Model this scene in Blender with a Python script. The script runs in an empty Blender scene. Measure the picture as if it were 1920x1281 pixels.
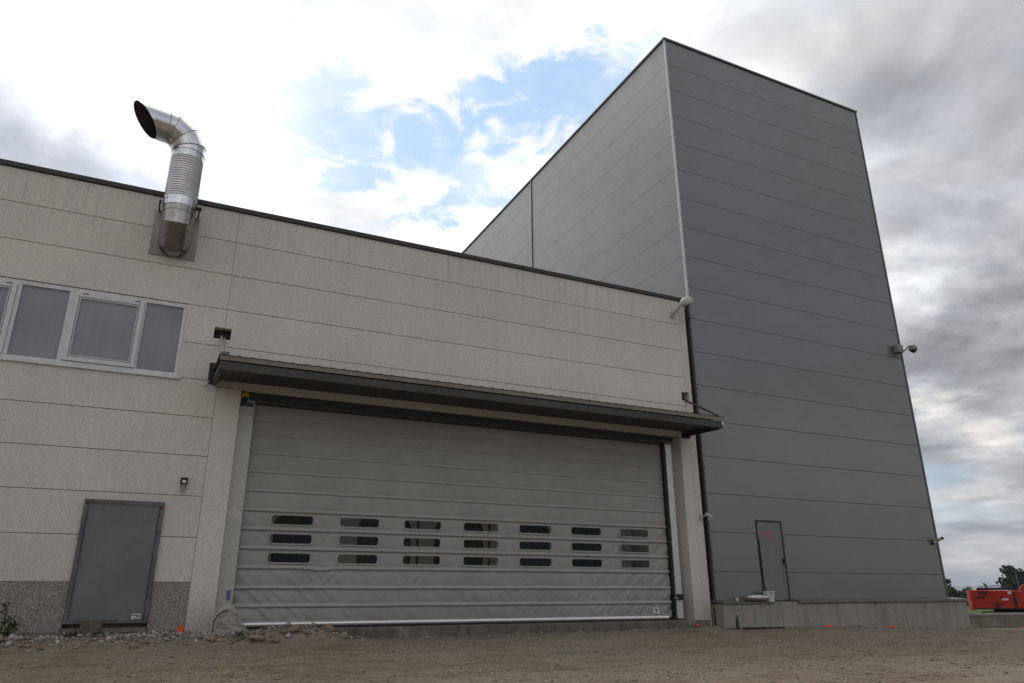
import bpy, bmesh, math, random
import numpy as np
from mathutils import Vector, Matrix, Euler, noise
random.seed(7); np.random.seed(7)
PI = math.pi
SC = bpy.context.scene
COL = SC.collection

# ------------------------------------------------------------------ camera
cam = bpy.data.cameras.new('camera'); camo = bpy.data.objects.new('camera', cam); COL.objects.link(camo)
cam.sensor_width = 36; cam.lens = 25.64; cam.clip_start = .05; cam.clip_end = 20000
r_ = Vector((0.90004705, -0.43576833, -0.0046112)); u_ = Vector((-0.14016462, -0.29948612, 0.94374888)); f_ = Vector((0.41263686, 0.84877207, 0.3306309))
M = Matrix((( r_.x, u_.x, -f_.x, 0), (r_.y, u_.y, -f_.y, -15.5), (r_.z, u_.z, -f_.z, .95), (0, 0, 0, 1)))
camo.matrix_world = M
SC.camera = camo

# ------------------------------------------------------------------ light
SUN_EL, SUN_AZ = math.radians(50), math.radians(-4)      # behind the hall, a little left
SUN_DIR = Vector((math.sin(SUN_AZ)*math.cos(SUN_EL), math.cos(SUN_AZ)*math.cos(SUN_EL), math.sin(SUN_EL)))
sl = bpy.data.lights.new('sun', 'SUN'); sl.energy = .8; sl.angle = math.radians(16); sl.color = (1, .96, .9)
so = bpy.data.objects.new('sun', sl); COL.objects.link(so); so.rotation_euler = SUN_DIR.to_track_quat('Z', 'Y').to_euler()
SC.view_settings.view_transform = 'Standard'; SC.view_settings.look = 'None'
SC.view_settings.exposure = .28; SC.view_settings.gamma = 1; SC.view_settings.use_curve_mapping = False

class N:
    """small node-tree writer"""
    def __init__(s, tree): s.t = tree; tree.nodes.clear()
    def n(s, typ, **kw):
        nd = s.t.nodes.new(typ)
        for k, v in kw.items():
            if k.startswith('i_'):
                key = k[2:]; key = int(key) if key.isdigit() else key.replace('_', ' ')
                s.put(nd, key, v)
            else: setattr(nd, k, v)
        return nd
    def put(s, nd, key, v):
        if isinstance(v, bpy.types.NodeSocket): s.t.links.new(v, nd.inputs[key])
        else: nd.inputs[key].default_value = v
    def m(s, op, a, b=None, c=None, clamp=False):
        nd = s.t.nodes.new('ShaderNodeMath'); nd.operation = op; nd.use_clamp = clamp
        for i, v in enumerate((a, b, c)):
            if v is not None: s.put(nd, i, v)
        return nd.outputs[0]
    def v(s, op, a, b=None):
        nd = s.t.nodes.new('ShaderNodeVectorMath'); nd.operation = op
        s.put(nd, 0, a)
        if b is not None: s.put(nd, 1, b)
        return nd.outputs['Value'] if op in ('DOT_PRODUCT', 'LENGTH') else nd.outputs[0]
    def mix(s, f, a, b, typ='MIX'):
        nd = s.t.nodes.new('ShaderNodeMix'); nd.data_type = 'RGBA'; nd.blend_type = typ
        s.put(nd, 0, f); s.put(nd, 6, a); s.put(nd, 7, b); return nd.outputs[2]
    def ramp(s, f, a, b, lo=0., hi=1.):
        nd = s.t.nodes.new('ShaderNodeMapRange'); nd.interpolation_type = 'SMOOTHSTEP'
        for i, v in enumerate((f, a, b, lo, hi)): s.put(nd, i, v)
        return nd.outputs[0]
    def noise(s, vec, scale, detail=4, rough=.55, dist=0):
        nd = s.t.nodes.new('ShaderNodeTexNoise')
        if vec is not None: s.put(nd, 'Vector', vec)
        nd.inputs['Scale'].default_value = scale; nd.inputs['Detail'].default_value = detail
        nd.inputs['Roughness'].default_value = rough; nd.inputs['Distortion'].default_value = dist
        return nd

def c4(c): return (c[0], c[1], c[2], 1)

# ------------------------------------------------------------------ sky
world = bpy.data.worlds.new('World'); SC.world = world; world.use_nodes = True
w = N(world.node_tree)
tc = w.n('ShaderNodeTexCoord'); D = w.v('NORMALIZE', tc.outputs['Generated'])
sky = w.n('ShaderNodeTexSky', sky_type='NISHITA'); sky.sun_disc = False
sky.sun_elevation = SUN_EL; sky.sun_rotation = SUN_AZ; sky.air_density = 1; sky.dust_density = .6; sky.ozone_density = 1
sx = w.n('ShaderNodeSeparateXYZ', i_0=D)
zc = w.m('ADD', w.m('MAXIMUM', sx.outputs[2], 0), .14)
plane = w.n('ShaderNodeCombineXYZ', i_0=w.m('DIVIDE', sx.outputs[0], zc), i_1=w.m('DIVIDE', sx.outputs[1], zc), i_2=0.).outputs[0]
n1 = w.noise(plane, 1.15, 9, .56, .35); n2 = w.noise(w.v('ADD', plane, (7.3, 2.1, 4)), .55, 6, .52, .2); n3 = w.noise(w.v('ADD', plane, (1.3, 9.1, 2)), 2.6, 8, .6, .3)
warp = w.v('SCALE', w.v('SUBTRACT', n1.outputs['Color'], (.5, .5, .5))); warp.node.inputs['Scale'].default_value = .34
warp3 = w.v('SCALE', w.v('SUBTRACT', n3.outputs['Color'], (.5, .5, .5))); warp3.node.inputs['Scale'].default_value = .30
DW = w.v('NORMALIZE', w.v('ADD', w.v('ADD', D, warp), warp3))
def blob(vec, c, a0, a1):
    """1 inside a0 degrees of direction c, 0 beyond a1"""
    c = Vector(c).normalized()
    return w.ramp(w.v('DOT_PRODUCT', vec, tuple(c)), math.cos(math.radians(a1)), math.cos(math.radians(a0)))
def mx(*a):
    o = a[0]
    for b in a[1:]: o = w.m('MAXIMUM', o, b)
    return o
holes = mx(blob(DW, (.25, .77, .59), .5, 7.5), blob(DW, (.34, .72, .605), .5, 7.0), blob(DW, (.42, .66, .625), .5, 6.0), blob(DW, (.15, .80, .575), .5, 8.0), blob(DW, (.10, .80, .585), .5, 5.5),
           w.m('MULTIPLY', blob(DW, (.286, .814, .505), .5, 6.5), .8), w.m('MULTIPLY', blob(DW, (.46, .61, .645), .3, 5), .8))
n5 = w.noise(w.v('ADD', plane, (5.3, 1.1, 3)), 7.5, 11, .60, .7)
holes = w.ramp(w.m('ADD', holes, w.m('MULTIPLY', w.m('SUBTRACT', n5.outputs[0], .5), 3.2)), .42, 1.02)
holes = w.m('MULTIPLY', holes, blob(D, (.31, .75, .585), 9, 17))
scat = w.m('MULTIPLY', w.ramp(n2.outputs[0], .60, .74), .6)      # thin breaks elsewhere in the overcast
holes = mx(holes, scat)
holes = w.m('MULTIPLY', holes, w.ramp(n3.outputs[0], .30, .56, .55, 1.))
# cloud radiance: the sheet is thin and bright round the hidden sun, thick and grey away from it
glow = w.ramp(w.v('DOT_PRODUCT', DW, tuple(SUN_DIR)), .55, .97)
side = w.ramp(w.v('DOT_PRODUCT', D, tuple(Vector((.82, -.05, .25)).normalized())), .70, 1.0)
dark1 = w.m('MULTIPLY', w.ramp(n1.outputs[0], .40, .72), .42)
dark2 = w.m('MULTIPLY', w.ramp(n2.outputs[0], .34, .62), .42)
n4 = w.noise(w.v('ADD', w.v('MULTIPLY', D, (1, 1, 1.4)), (3.3, 5.1, 8)), 3.6, 11, .58, .3)
CLOUD_BASE = 1.0
rad = w.m('ADD', CLOUD_BASE, w.m('MULTIPLY', glow, .16))
shade = w.m('MULTIPLY', w.m('SUBTRACT', 1, w.m('MULTIPLY', dark1, w.m('SUBTRACT', 1, w.m('MULTIPLY', glow, .8)))), w.m('SUBTRACT', 1, w.m('MULTIPLY', dark2, w.m('SUBTRACT', 1, w.m('MULTIPLY', glow, .9)))))
rad = w.m('MULTIPLY', rad, shade)
rad = w.m('MULTIPLY', rad, w.m('SUBTRACT', 1, w.m('MULTIPLY', side, w.ramp(n4.outputs[0], .34, .60, .62, .44))))
DS = w.v('NORMALIZE', w.v('ADD', D, w.v('SCALE', warp3)))
w.put(DS.node.inputs[0].links[0].from_node.inputs[1].links[0].from_node, 'Scale', .55)
blu = mx(blob(DS, (-.20, .87, .43), 1, 6.5), blob(DS, (-.11, .88, .435), .5, 4.5))                       # the grey-blue cloud base low over the hall's left end
rad = w.m('MULTIPLY', rad, w.m('SUBTRACT', 1, w.m('MULTIPLY', blu, .40)))
rad = w.m('MULTIPLY', rad, w.m('SUBTRACT', 1, w.m('MULTIPLY', mx(blob(DS, (.79, .40, .46), 3, 13), blob(DS, (.83, .49, .255), .8, 4.5)), .26)))
rad = w.m('MULTIPLY', rad, w.m('ADD', 1, w.m('MULTIPLY', mx(blob(DS, (.79, .50, .355), .5, 4), blob(DS, (.845, .50, .16), .5, 3.2), blob(DS, (.82, .53, .20), .3, 2.6)), .42)))
D3 = w.v('MULTIPLY', D, (1, 1, 1.55)); cum = w.noise(w.v('ADD', D3, (4.1, 2.7, 3.3)), 7.0, 12, .60, .25); cum2 = w.noise(w.v('ADD', D3, (1.7, 8.1, .4)), 2.4, 8, .55, .3)
lowsky = w.ramp(sx.outputs[2], .62, .30)
rad = w.m('MULTIPLY', rad, w.m('ADD', 1, w.m('MULTIPLY', lowsky, w.m('SUBTRACT', w.ramp(cum.outputs[0], .34, .66, .0, .56), .26))))
rad = w.m('MULTIPLY', rad, w.m('ADD', 1, w.m('MULTIPLY', lowsky, w.m('SUBTRACT', w.ramp(cum2.outputs[0], .36, .64, .0, .30), .15))))
lowd = w.ramp(sx.outputs[2], .0, .22, .78, 1.)
rad = w.m('MULTIPLY', rad, lowd)
soft = w.noise(w.v('ADD', plane, (2.2, 6.1, 5)), 2.1, 9, .60, .6)
thin = w.m('MULTIPLY', w.ramp(soft.outputs[0], .42, .66), w.ramp(n2.outputs[0], .40, .60, 1, .35))      # thinner places in the sheet let blue through
greyness = w.ramp(rad, .35, 1.0)
ccol = w.mix(greyness, (.93, .945, 1.0, 1), (1.0, .99, .975, 1))
ccol = w.mix(w.m('MULTIPLY', w.m('MULTIPLY', thin, w.m('SUBTRACT', 1, side)), .40), ccol, (.60, .73, .93, 1))
ccol = w.mix(w.m('MULTIPLY', blu, .7), ccol, (.76, .83, 1.0, 1))
ccol = w.mix(w.m('MULTIPLY', w.m('MULTIPLY', w.ramp(sx.outputs[2], .34, .18), w.ramp(rad, .5, 1.0)), .8), ccol, (1.0, .93, .84, 1))
tex = w.noise(w.v('ADD', plane, (8.2, 3.1, 1)), 3.4, 9, .58, .5)
rad = w.m('MULTIPLY', rad, w.ramp(tex.outputs[0], .32, .68, .74, 1.08))
SKY_STR = .1
crad = w.v('SCALE', ccol); w.put(crad.node, 'Scale', w.m('MULTIPLY', rad, 1/SKY_STR))
hole_col = w.mix(.50, sky.outputs[0], (5.6, 8.2, 11.0, 1))
allc = w.mix(holes, crad, hole_col)
gnd = w.ramp(sx.outputs[2], -.02, .0)
allc = w.mix(gnd, (1.2, 1.1, 1.0, 1), allc)
bg = w.n('ShaderNodeBackground', i_0=allc, i_1=SKY_STR); wo = w.n('ShaderNodeOutputWorld', i_0=bg.outputs[0])

# ------------------------------------------------------------------ materials
def mat(name, build):
    m = bpy.data.materials.new(name); m.use_nodes = True; t = N(m.node_tree)
    out = t.n('ShaderNodeOutputMaterial'); p = t.n('ShaderNodeBsdfPrincipled'); t.t.links.new(p.outputs[0], out.inputs[0])
    build(t, p, out); return m
def simple(name, col, rough=.6, metal=0., var=.12, scale=6., bump=.0, bscale=60., dirt=None, spec=.4, randv=0.):
    def b(t, p, out):
        co = t.n('ShaderNodeTexCoord').outputs['Object']
        n = t.noise(co, scale, 6, .6)
        v = t.ramp(n.outputs[0], .3, .7, 1-var, 1+var)
        if randv:
            oi = t.n('ShaderNodeObjectInfo'); v = t.m('MULTIPLY', v, t.m('ADD', 1-randv/2, t.m('MULTIPLY', oi.outputs['Random'], randv)))
        c = t.v('SCALE', c4(col)[:3]); t.put(c.node, 'Scale', v)
        if dirt:
            n2_ = t.noise(co, dirt[1], 8, .7); c = t.mix(t.ramp(n2_.outputs[0], .52, .7, 0, dirt[2]), c, c4(dirt[0]))
        t.put(p, 'Base Color', c)
        t.put(p, 'Roughness', t.ramp(t.noise(co, scale*3, 4).outputs[0], .3, .7, max(rough-.08, .02), min(rough+.08, 1)))
        p.inputs['Metallic'].default_value = metal; p.inputs['Specular IOR Level'].default_value = spec
        if bump:
            bn = t.n('ShaderNodeBump', i_Strength=bump, i_Distance=.01, i_Height=t.noise(co, bscale, 5, .6).outputs[0]); t.put(p, 'Normal', bn.outputs[0])
    return mat(name, b)

def hall_wall(t, p, out):
    g = t.n('ShaderNodeNewGeometry').outputs['Position']
    fine = t.noise(g, 34, 5, .8); mid = t.noise(g, 14, 5, .65); big = t.noise(g, .55, 6, .6)
    st = t.n('ShaderNodeMapping'); t.put(st, 'Vector', g); st.inputs['Scale'].default_value = (2.4, 1, .16); streak = t.noise(st.outputs[0], 2.2, 6, .6)
    oi = t.n('ShaderNodeObjectInfo').outputs['Random']
    v = t.m('MULTIPLY', t.ramp(fine.outputs[0],   .3, .7, .80, 1.18), t.ramp(mid.outputs[0], .3, .7, .95, 1.05))
    v = t.m('MULTIPLY', v, t.ramp(big.outputs[0], .3, .7, .95, 1.05)); v = t.m('MULTIPLY', v, t.ramp(streak.outputs[0], .35, .75, 1.01, .975))
    v = t.m('MULTIPLY', v, t.m('ADD', .955, t.m('MULTIPLY', oi, .09)))
    zz = t.n('ShaderNodeSeparateXYZ', i_0=g).outputs[2]; run = t.noise(st.outputs[0], 5.5, 7, .65)      # faint rain runs below the coping
    v = t.m('MULTIPLY', v, t.m('SUBTRACT', 1, t.m('MULTIPLY', t.ramp(zz, 7.2, 9.0), t.ramp(run.outputs[0], .48, .72, 0, .22))))
    c = t.v('SCALE', (.590, .562, .518)); t.put(c.node, 'Scale', v)
    # splash dirt: a stain with its own ragged edge along the foot of the wall
    z = t.n('ShaderNodeSeparateXYZ', i_0=g).outputs[2]
    low = t.ramp(t.m('ADD', z, t.m('MULTIPLY', mid.outputs[0], 1.2)), .8, 2.0, .5, 0)
    c = t.mix(low, c, (.27, .235, .20, 1))
    t.put(p, 'Base Color', c); p.inputs['Roughness'].default_value = .92; p.inputs['Specular IOR Level'].default_value = .15
    b = t.n('ShaderNodeBump', i_Strength=.5, i_Distance=.006, i_Height=fine.outputs[0]); t.put(p, 'Normal', b.outputs[0])
M_WALL = mat('beige_washed_concrete', hall_wall)
def dado(t, p, out):
    g = t.n('ShaderNodeNewGeometry').outputs['Position']
    vo = t.n('ShaderNodeTexVoronoi', i_Vector=g, i_Scale=75.); h = t.n('ShaderNodeSeparateColor', i_0=vo.outputs['Color']).outputs[0]
    c = t.mix(t.ramp(h, .2, .9), (.19, .17, .15, 1), (.43, .39, .35, 1))
    c = t.mix(t.ramp(t.noise(g, 2, 6, .65).outputs[0], .45, .7, 0, .5), c, (.26, .24, .24, 1))
    t.put(p, 'Base Color', c); p.inputs['Roughness'].default_value = .9; p.inputs['Specular IOR Level'].default_value = .2
    b = t.n('ShaderNodeBump', i_Strength=.9, i_Distance=.012, i_Height=t.m('SUBTRACT', 1, vo.outputs['Distance'])); t.put(p, 'Normal', b.outputs[0])
M_DADO = mat('exposed_aggregate', dado)
def clad(t, p, out):
    g = t.n('ShaderNodeNewGeometry').outputs['Position']; oi = t.n('ShaderNodeObjectInfo').outputs['Random']
    v = t.m('MULTIPLY', t.ramp(t.noise(g, .35, 5, .6).outputs[0], .3, .7, .955, 1.045), t.m('ADD', .975, t.m('MULTIPLY', oi, .05)))
    v = t.m('MULTIPLY', v, t.ramp(t.noise(g, 260, 2, .6).outputs[0], .3, .7, .93, 1.07))
    c = t.v('SCALE', (.140, .140, .140)); t.put(c.node, 'Scale', v)
    t.put(p, 'Base Color', c); p.inputs['Metallic'].default_value = .25
    t.put(p, 'Roughness', t.ramp(t.noise(g, 1.7, 5, .6).outputs[0], .3, .7, .40, .50)); p.inputs['Specular IOR Level'].default_value = .5; p.inputs['Coat Weight'].default_value = 1.0; p.inputs['Coat Roughness'].default_value = .20
    st = t.n('ShaderNodeMapping'); t.put(st, 'Vector', g); st.inputs['Scale'].default_value = (.3, .3, 1.4)
    b = t.n('ShaderNodeBump', i_Strength=.10, i_Distance=.03, i_Height=t.noise(st.outputs[0], 2.0, 3, .5).outputs[0]); t.put(p, 'Normal', b.outputs[0])
M_CLAD = mat('grey_coated_sheet', clad)
def concrete(t, p, out, a=(.30, .285, .255), bcol=(.17, .15, .13)):
    g = t.n('ShaderNodeNewGeometry').outputs['Position']
    st = t.n('ShaderNodeMapping'); t.put(st, 'Vector', g); st.inputs['Scale'].default_value = (3.2, 3.2, .5)
    s = t.noise(st.outputs[0], 1.6, 8, .68); m_ = t.noise(g, 2.4, 8, .65); f = t.noise(g, 70, 4, .7)
    c = t.mix(t.ramp(s.outputs[0], .42, .68, 0, .6), c4(a), c4(bcol)); c = t.mix(t.ramp(m_.outputs[0], .5, .72, 0, .5), c, (.40, .385, .35, 1))
    sc_ = t.v('SCALE', c); t.put(sc_.node, 'Scale', t.ramp(f.outputs[0], .3, .7, .86, 1.12)); t.put(p, 'Base Color', sc_)
    p.inputs['Roughness'].default_value = .88; p.inputs['Specular IOR Level'].default_value = .25
    b = t.n('ShaderNodeBump', i_Strength=.5, i_Distance=.012, i_Height=t.noise(g, 22, 8, .7).outputs[0]); t.put(p, 'Normal', b.outputs[0])
M_CONC = mat('stained_concrete', concrete)
M_CONC2 = mat('brown_stained_concrete', lambda t, p, o: concrete(t, p, o, (.20, .17, .145), (.11, .09, .075)))
M_LUMP = mat('pale_broken_concrete', lambda t, p, o: concrete(t, p, o, (.40, .365, .325), (.30, .27, .24)))
M_DARK = simple('dark_brown_metal', (.045, .042, .04), .5, .3, .15)
M_JOINT = simple('joint_filler', (.25, .19, .165), .9)
M_TRIM = simple('pale_corner_trim', (.50, .50, .51), .4, .3, .06)
M_TRIMD = simple('grey_trim', (.13, .14, .14), .45, .4, .08)
M_GALV = simple('galvanised_steel', (.42, .415, .375), .40, .3, .10, 5., .08, 9.)
M_STEEL = simple('mill_finish_aluminium', (.86, .85, .87), .38, .7, .04, 5.)
M_WHITE = simple('white_plastic_frame', (.60, .60, .61), .45, 0, .05, 5., dirt=((.35, .33, .30), 9., .25))
M_BLIND = None
def blind(t, p, out):
    g = t.n('ShaderNodeNewGeometry').outputs['Position']; st = t.n('ShaderNodeMapping'); t.put(st, 'Vector', g); st.inputs['Scale'].default_value = (9, 1, .1)
    n = t.noise(st.outputs[0], 1.4, 4, .5); c = t.mix(t.ramp(n.outputs[0], .3, .7), (.56, .50, .60, 1), (.59, .53, .63, 1)); t.put(p, 'Base Color', c); p.inputs['Roughness'].default_value = .75
M_BLIND = mat('lowered_fabric_blind', blind)
def glassf(tint, gl, ior=1.45):
    def b(t, p, out):
        tr = t.n('ShaderNodeBsdfTransparent', i_0=c4(tint)); g = t.n('ShaderNodeBsdfGlossy', i_0=(1, 1, 1, 1), i_1=gl)
        fr = t.n('ShaderNodeFresnel', i_IOR=ior); mxs = t.n('ShaderNodeMixShader', i_0=fr.outputs[0], i_1=tr.outputs[0], i_2=g.outputs[0]); t.t.links.new(mxs.outputs[0], out.inputs[0])
    return b
M_GLASS = mat('window_glass', glassf((.86, .88, .88), .03))
M_PVC = mat('clear_flexible_window', glassf((.70, .73, .75), .10, 1.22))
def curtain(t, p, out):
    g = t.n('ShaderNodeNewGeometry').outputs['Position']
    n = t.noise(g, .9, 7, .65); f = t.noise(g, 120, 2, .6)
    v = t.m('MULTIPLY', t.ramp(n.outputs[0], .3, .7, .92, 1.07), t.ramp(f.outputs[0], .3, .7, .95, 1.05))
    c = t.v('SCALE', (.312, .310, .286)); t.put(c.node, 'Scale', v)
    z = t.n('ShaderNodeSeparateXYZ', i_0=g).outputs[2]
    c = t.mix(t.ramp(t.m('ADD', z, t.m('MULTIPLY', n.outputs[0], 1.0)), .9, 1.6, .35, 0), c, (.17, .15, .13, 1))
    t.put(p, 'Base Color', c); p.inputs['Roughness'].default_value = .52; p.inputs['Specular IOR Level'].default_value = .45
    b = t.n('ShaderNodeBump', i_Strength=.25, i_Distance=.004, i_Height=t.noise(g, 11, 4, .5).outputs[0]); t.put(p, 'Normal', b.outputs[0])
M_CURT = mat('grey_coated_fabric', curtain)
M_RIB = simple('rib_pocket_fabric', (.37, .36, .335), .5, 0, .06, 3.)
M_BLACK = simple('black_rubber', (.012, .012, .013), .6, 0, .2)
M_DRUM = simple('blue_black_steel', (.06, .072, .08), .4, .5, .2)
M_CANB = simple('canopy_steel', (.058, .057, .055), .5, .4, .15, 4.)
M_CANF = simple('canopy_edge_profile', (.205, .175, .135), .55, .2, .12, 3.)
M_CANR = simple('canopy_sheet', (.12, .115, .11), .5, .3, .1)
def doorsheet(t, p, out):
    g = t.n('ShaderNodeNewGeometry').outputs['Position']; n = t.noise(g, 1.1, 7, .62); f = t.noise(g, 60, 3, .6)
    c = t.mix(t.ramp(n.outputs[0], .35, .65), (.128, .128, .132, 1), (.160, .159, .162, 1)); s = t.v('SCALE', c); t.put(s.node, 'Scale', t.ramp(f.outputs[0], .3, .7, .95, 1.05))
    t.put(p, 'Base Color', s); p.inputs['Metallic'].default_value = .15; p.inputs['Roughness'].default_value = .5
    b = t.n('ShaderNodeBump', i_Strength=.2, i_Distance=.02, i_Height=t.noise(g, 2.0, 3).outputs[0]); t.put(p, 'Normal', b.outputs[0])
M_DOOR = mat('grey_blank_sheet', doorsheet)
M_DFRM = simple('weathered_door_frame', (.115, .118, .13), .5, .4, .3, 7., dirt=((.12, .06, .04), 14., .5))
M_RUST = simple('rust_spot', (.10, .03, .02), .8)
M_TDOOR = simple('painted_steel_door', (.175, .175, .172), .45, .15, .05, 2.)
M_LABEL = simple('white_sticker', (.62, .62, .62), .5, 0, .05)
M_INK = simple('dark_ink', (.06, .06, .09), .6)
M_BLUEINK = simple('violet_ink', (.12, .11, .28), .6)
M_RED = simple('red_print', (.60, .10, .09), .6, 0, .1)
M_ORANGE = simple('fluorescent_orange_paint', (.75, .10, .03), .6, 0, .15)
M_CAMW = simple('pale_camera_housing', (.42, .43, .41), .45, 0, .1)
M_CAMG = simple('grey_green_housing', (.20, .205, .18), .45, 0, .1)
M_CAMD = simple('dark_lens', (.015, .015, .017), .15, 0, .1)
M_GREEN = simple('bottle_green', (.008, .016, .010), .2)
M_BAG = simple('white_cement_bag', (.60, .58, .56), .8, 0, .08, 9., .4, 14.)
M_BAGR = simple('red_bag_print', (.22, .05, .05), .8)
M_BUCK = simple('translucent_white_bucket', (.52, .54, .57), .5)
M_BWOOD = simple('brown_board', (.115, .09, .072), .85, 0, .25, 10.)
M_YEL = simple('yellow_motor_cap', (.50, .38, .03), .5)

def duct(t, p, out):
    co = t.n('ShaderNodeTexCoord').outputs['Object']
    n = t.noise(co, 3.5, 5, .6); t.put(p, 'Base Color', t.mix(t.ramp(n.outputs[0], .3, .7), (.60, .60, .63, 1), (.74, .74, .77, 1)))
    p.inputs['Metallic'].default_value = 1; t.put(p, 'Roughness', t.ramp(t.noise(co, 8, 5, .65).outputs[0], .3, .7, .10, .24))
    b = t.n('ShaderNodeBump', i_Strength=.12, i_Distance=.03, i_Height=t.noise(co, 5, 3, .5).outputs[0]); t.put(p, 'Normal', b.outputs[0])
M_DUCT = mat('polished_stainless_duct', duct)
M_DUCTD = simple('dark_reflection_duct', (.36, .34, .32), .2, 1., .12, 3.)  # darker copy of the duct metal, the ground's dark reflection put into its colour
M_PLATE = simple('duct_wall_plate', (.20, .195, .18), .42, .7, .08, 3.)

def ground(t, p, out):
    g = t.n('ShaderNodeNewGeometry').outputs['Position']; s = t.n('ShaderNodeSeparateXYZ', i_0=g)
    big = t.noise(g, .35, 7, .6, .4); mid = t.noise(g, 2.2, 8, .65); fine = t.noise(g, 38, 4, .7)
    vo = t.n('ShaderNodeTexVoronoi', i_Vector=g, i_Scale=34.); h = t.n('ShaderNodeSeparateColor', i_0=vo.outputs['Color']).outputs[1]
    stm = t.n('ShaderNodeMapping'); t.put(stm, 'Vector', g); stm.inputs['Rotation'].default_value = (0, 0, math.radians(8)); stm.inputs['Scale'].default_value = (.12, 1.6, 1)
    track = t.noise(stm.outputs[0], 1.2, 6, .6)
    earth = t.mix(t.ramp(mid.outputs[0], .35, .65), (.168, .130, .090, 1), (.228, .182, .130, 1))
    stone = t.mix(t.ramp(h, .15, .95), (.160, .136, .106, 1), (.30, .264, .212, 1))
    c = t.mix(t.m('MULTIPLY', t.ramp(t.m('ADD', big.outputs[0], t.m('MULTIPLY', t.m('SUBTRACT', mid.outputs[0], .5), .5)), .40, .58), t.ramp(h, .1, .5, .45, 1)), earth, stone)
    c = t.mix(t.ramp(track.outputs[0], .50, .64, 0, .70), c, (.235, .187, .132, 1))
    c = t.mix(t.ramp(track.outputs[0], .30, .44, .35, 0), c, (.10, .078, .058, 1))
    sc_ = t.v('SCALE', c); t.put(sc_.node, 'Scale', t.ramp(fine.outputs[0], .25, .75, .72, 1.25))
    # fields begin beyond the yard
    d = t.m('ADD', s.outputs[0], t.m('ADD', t.m('MULTIPLY', s.outputs[1], .7), t.m('MULTIPLY', big.outputs[0], 14)))
    fld = t.ramp(d, 66, 74); red = t.m('MULTIPLY', t.ramp(d, 34, 42), t.m('SUBTRACT', 1, fld))
    c2 = t.mix(t.m('MULTIPLY', red, .85), sc_, (.23, .075, .028, 1))
    c3 = t.mix(fld, c2, t.mix(t.ramp(big.outputs[0], .35, .65), (.055, .085, .02, 1), (.10, .11, .03, 1)))
    t.put(p, 'Base Color', c3); p.inputs['Roughness'].default_value = .95; p.inputs['Specular IOR Level'].default_value = .1
    hh = t.m('ADD', t.m('MULTIPLY', t.m('SUBTRACT', 1, vo.outputs['Distance']), .6), t.m('MULTIPLY', mid.outputs[0], 1.2))
    b = t.n('ShaderNodeBump', i_Strength=.55, i_Distance=.02, i_Height=hh); t.put(p, 'Normal', b.outputs[0])
M_GROUND = mat('gravel_and_earth', ground)
def pebble(t, p, out, lo=(.19, .16, .125), hi=(.38, .34, .28)):
    at = t.n('ShaderNodeAttribute', attribute_name='tone'); g = t.n('ShaderNodeNewGeometry').outputs['Position']
    c = t.mix(at.outputs['Fac'], c4(lo), c4(hi)); s = t.v('SCALE', c); t.put(s.node, 'Scale', t.ramp(t.noise(g, 60, 3, .7).outputs[0], .3, .7, .85, 1.15)); t.put(p, 'Base Color', s)
    p.inputs['Roughness'].default_value = .9; p.inputs['Specular IOR Level'].default_value = .2
M_PEB = mat('gravel_stones', pebble)
M_RUB = mat('rubble_stones', lambda t, p, o: pebble(t, p, o, (.13, .11, .095), (.50, .46, .41)))
M_ROCK = simple('tan_field_stone', (.27, .205, .15), .9, 0, .2, 6., .6, 26., randv=.35)
M_ROCKG = simple('grey_field_stone', (.30, .285, .26), .9, 0, .2, 6., .6, 26., randv=.3)
def leaf(lo, hi):
    def b(t, p, out):
        oi = t.n('ShaderNodeAttribute', attribute_name='tone').outputs['Fac']; t.put(p, 'Base Color', t.mix(oi, c4(lo), c4(hi))); p.inputs['Roughness'].default_value = .7; p.inputs['Specular IOR Level'].default_value = .2
    return b
M_LEAF = mat('dark_foliage', leaf((.018, .032, .012), (.055, .075, .028)))
M_LEAFO = mat('olive_foliage', leaf((.05, .055, .02), (.11, .10, .045)))
M_WEED = mat('weed_leaves', leaf((.022, .04, .012), (.07, .09, .03)))
M_BARK = simple('bark', (.06, .045, .035), .9)
M_EXO = simple('excavator_orange_paint', (.37, .019, .004), .55, 0, .10, 2., dirt=((.22, .09, .05), 2.5, .6))
M_EXD = simple('excavator_dark_parts', (.022, .018, .02), .6, .1, .3, 5.)
M_EXG = mat('cab_glass', glassf((.25, .36, .38), .05))
M_CARR = simple('pale_carriage_paint', (.62, .60, .61), .4, 0, .06, 2.)
M_CARW = simple('tinted_carriage_glass', (.02, .028, .04), .3)
M_INTW = simple('interior_wall', (.35, .34, .33), .8, 0, .1, 1.)
M_HILL = simple('wooded_hillside', (.05, .065, .05), .95, 0, .3, .004)

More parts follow.
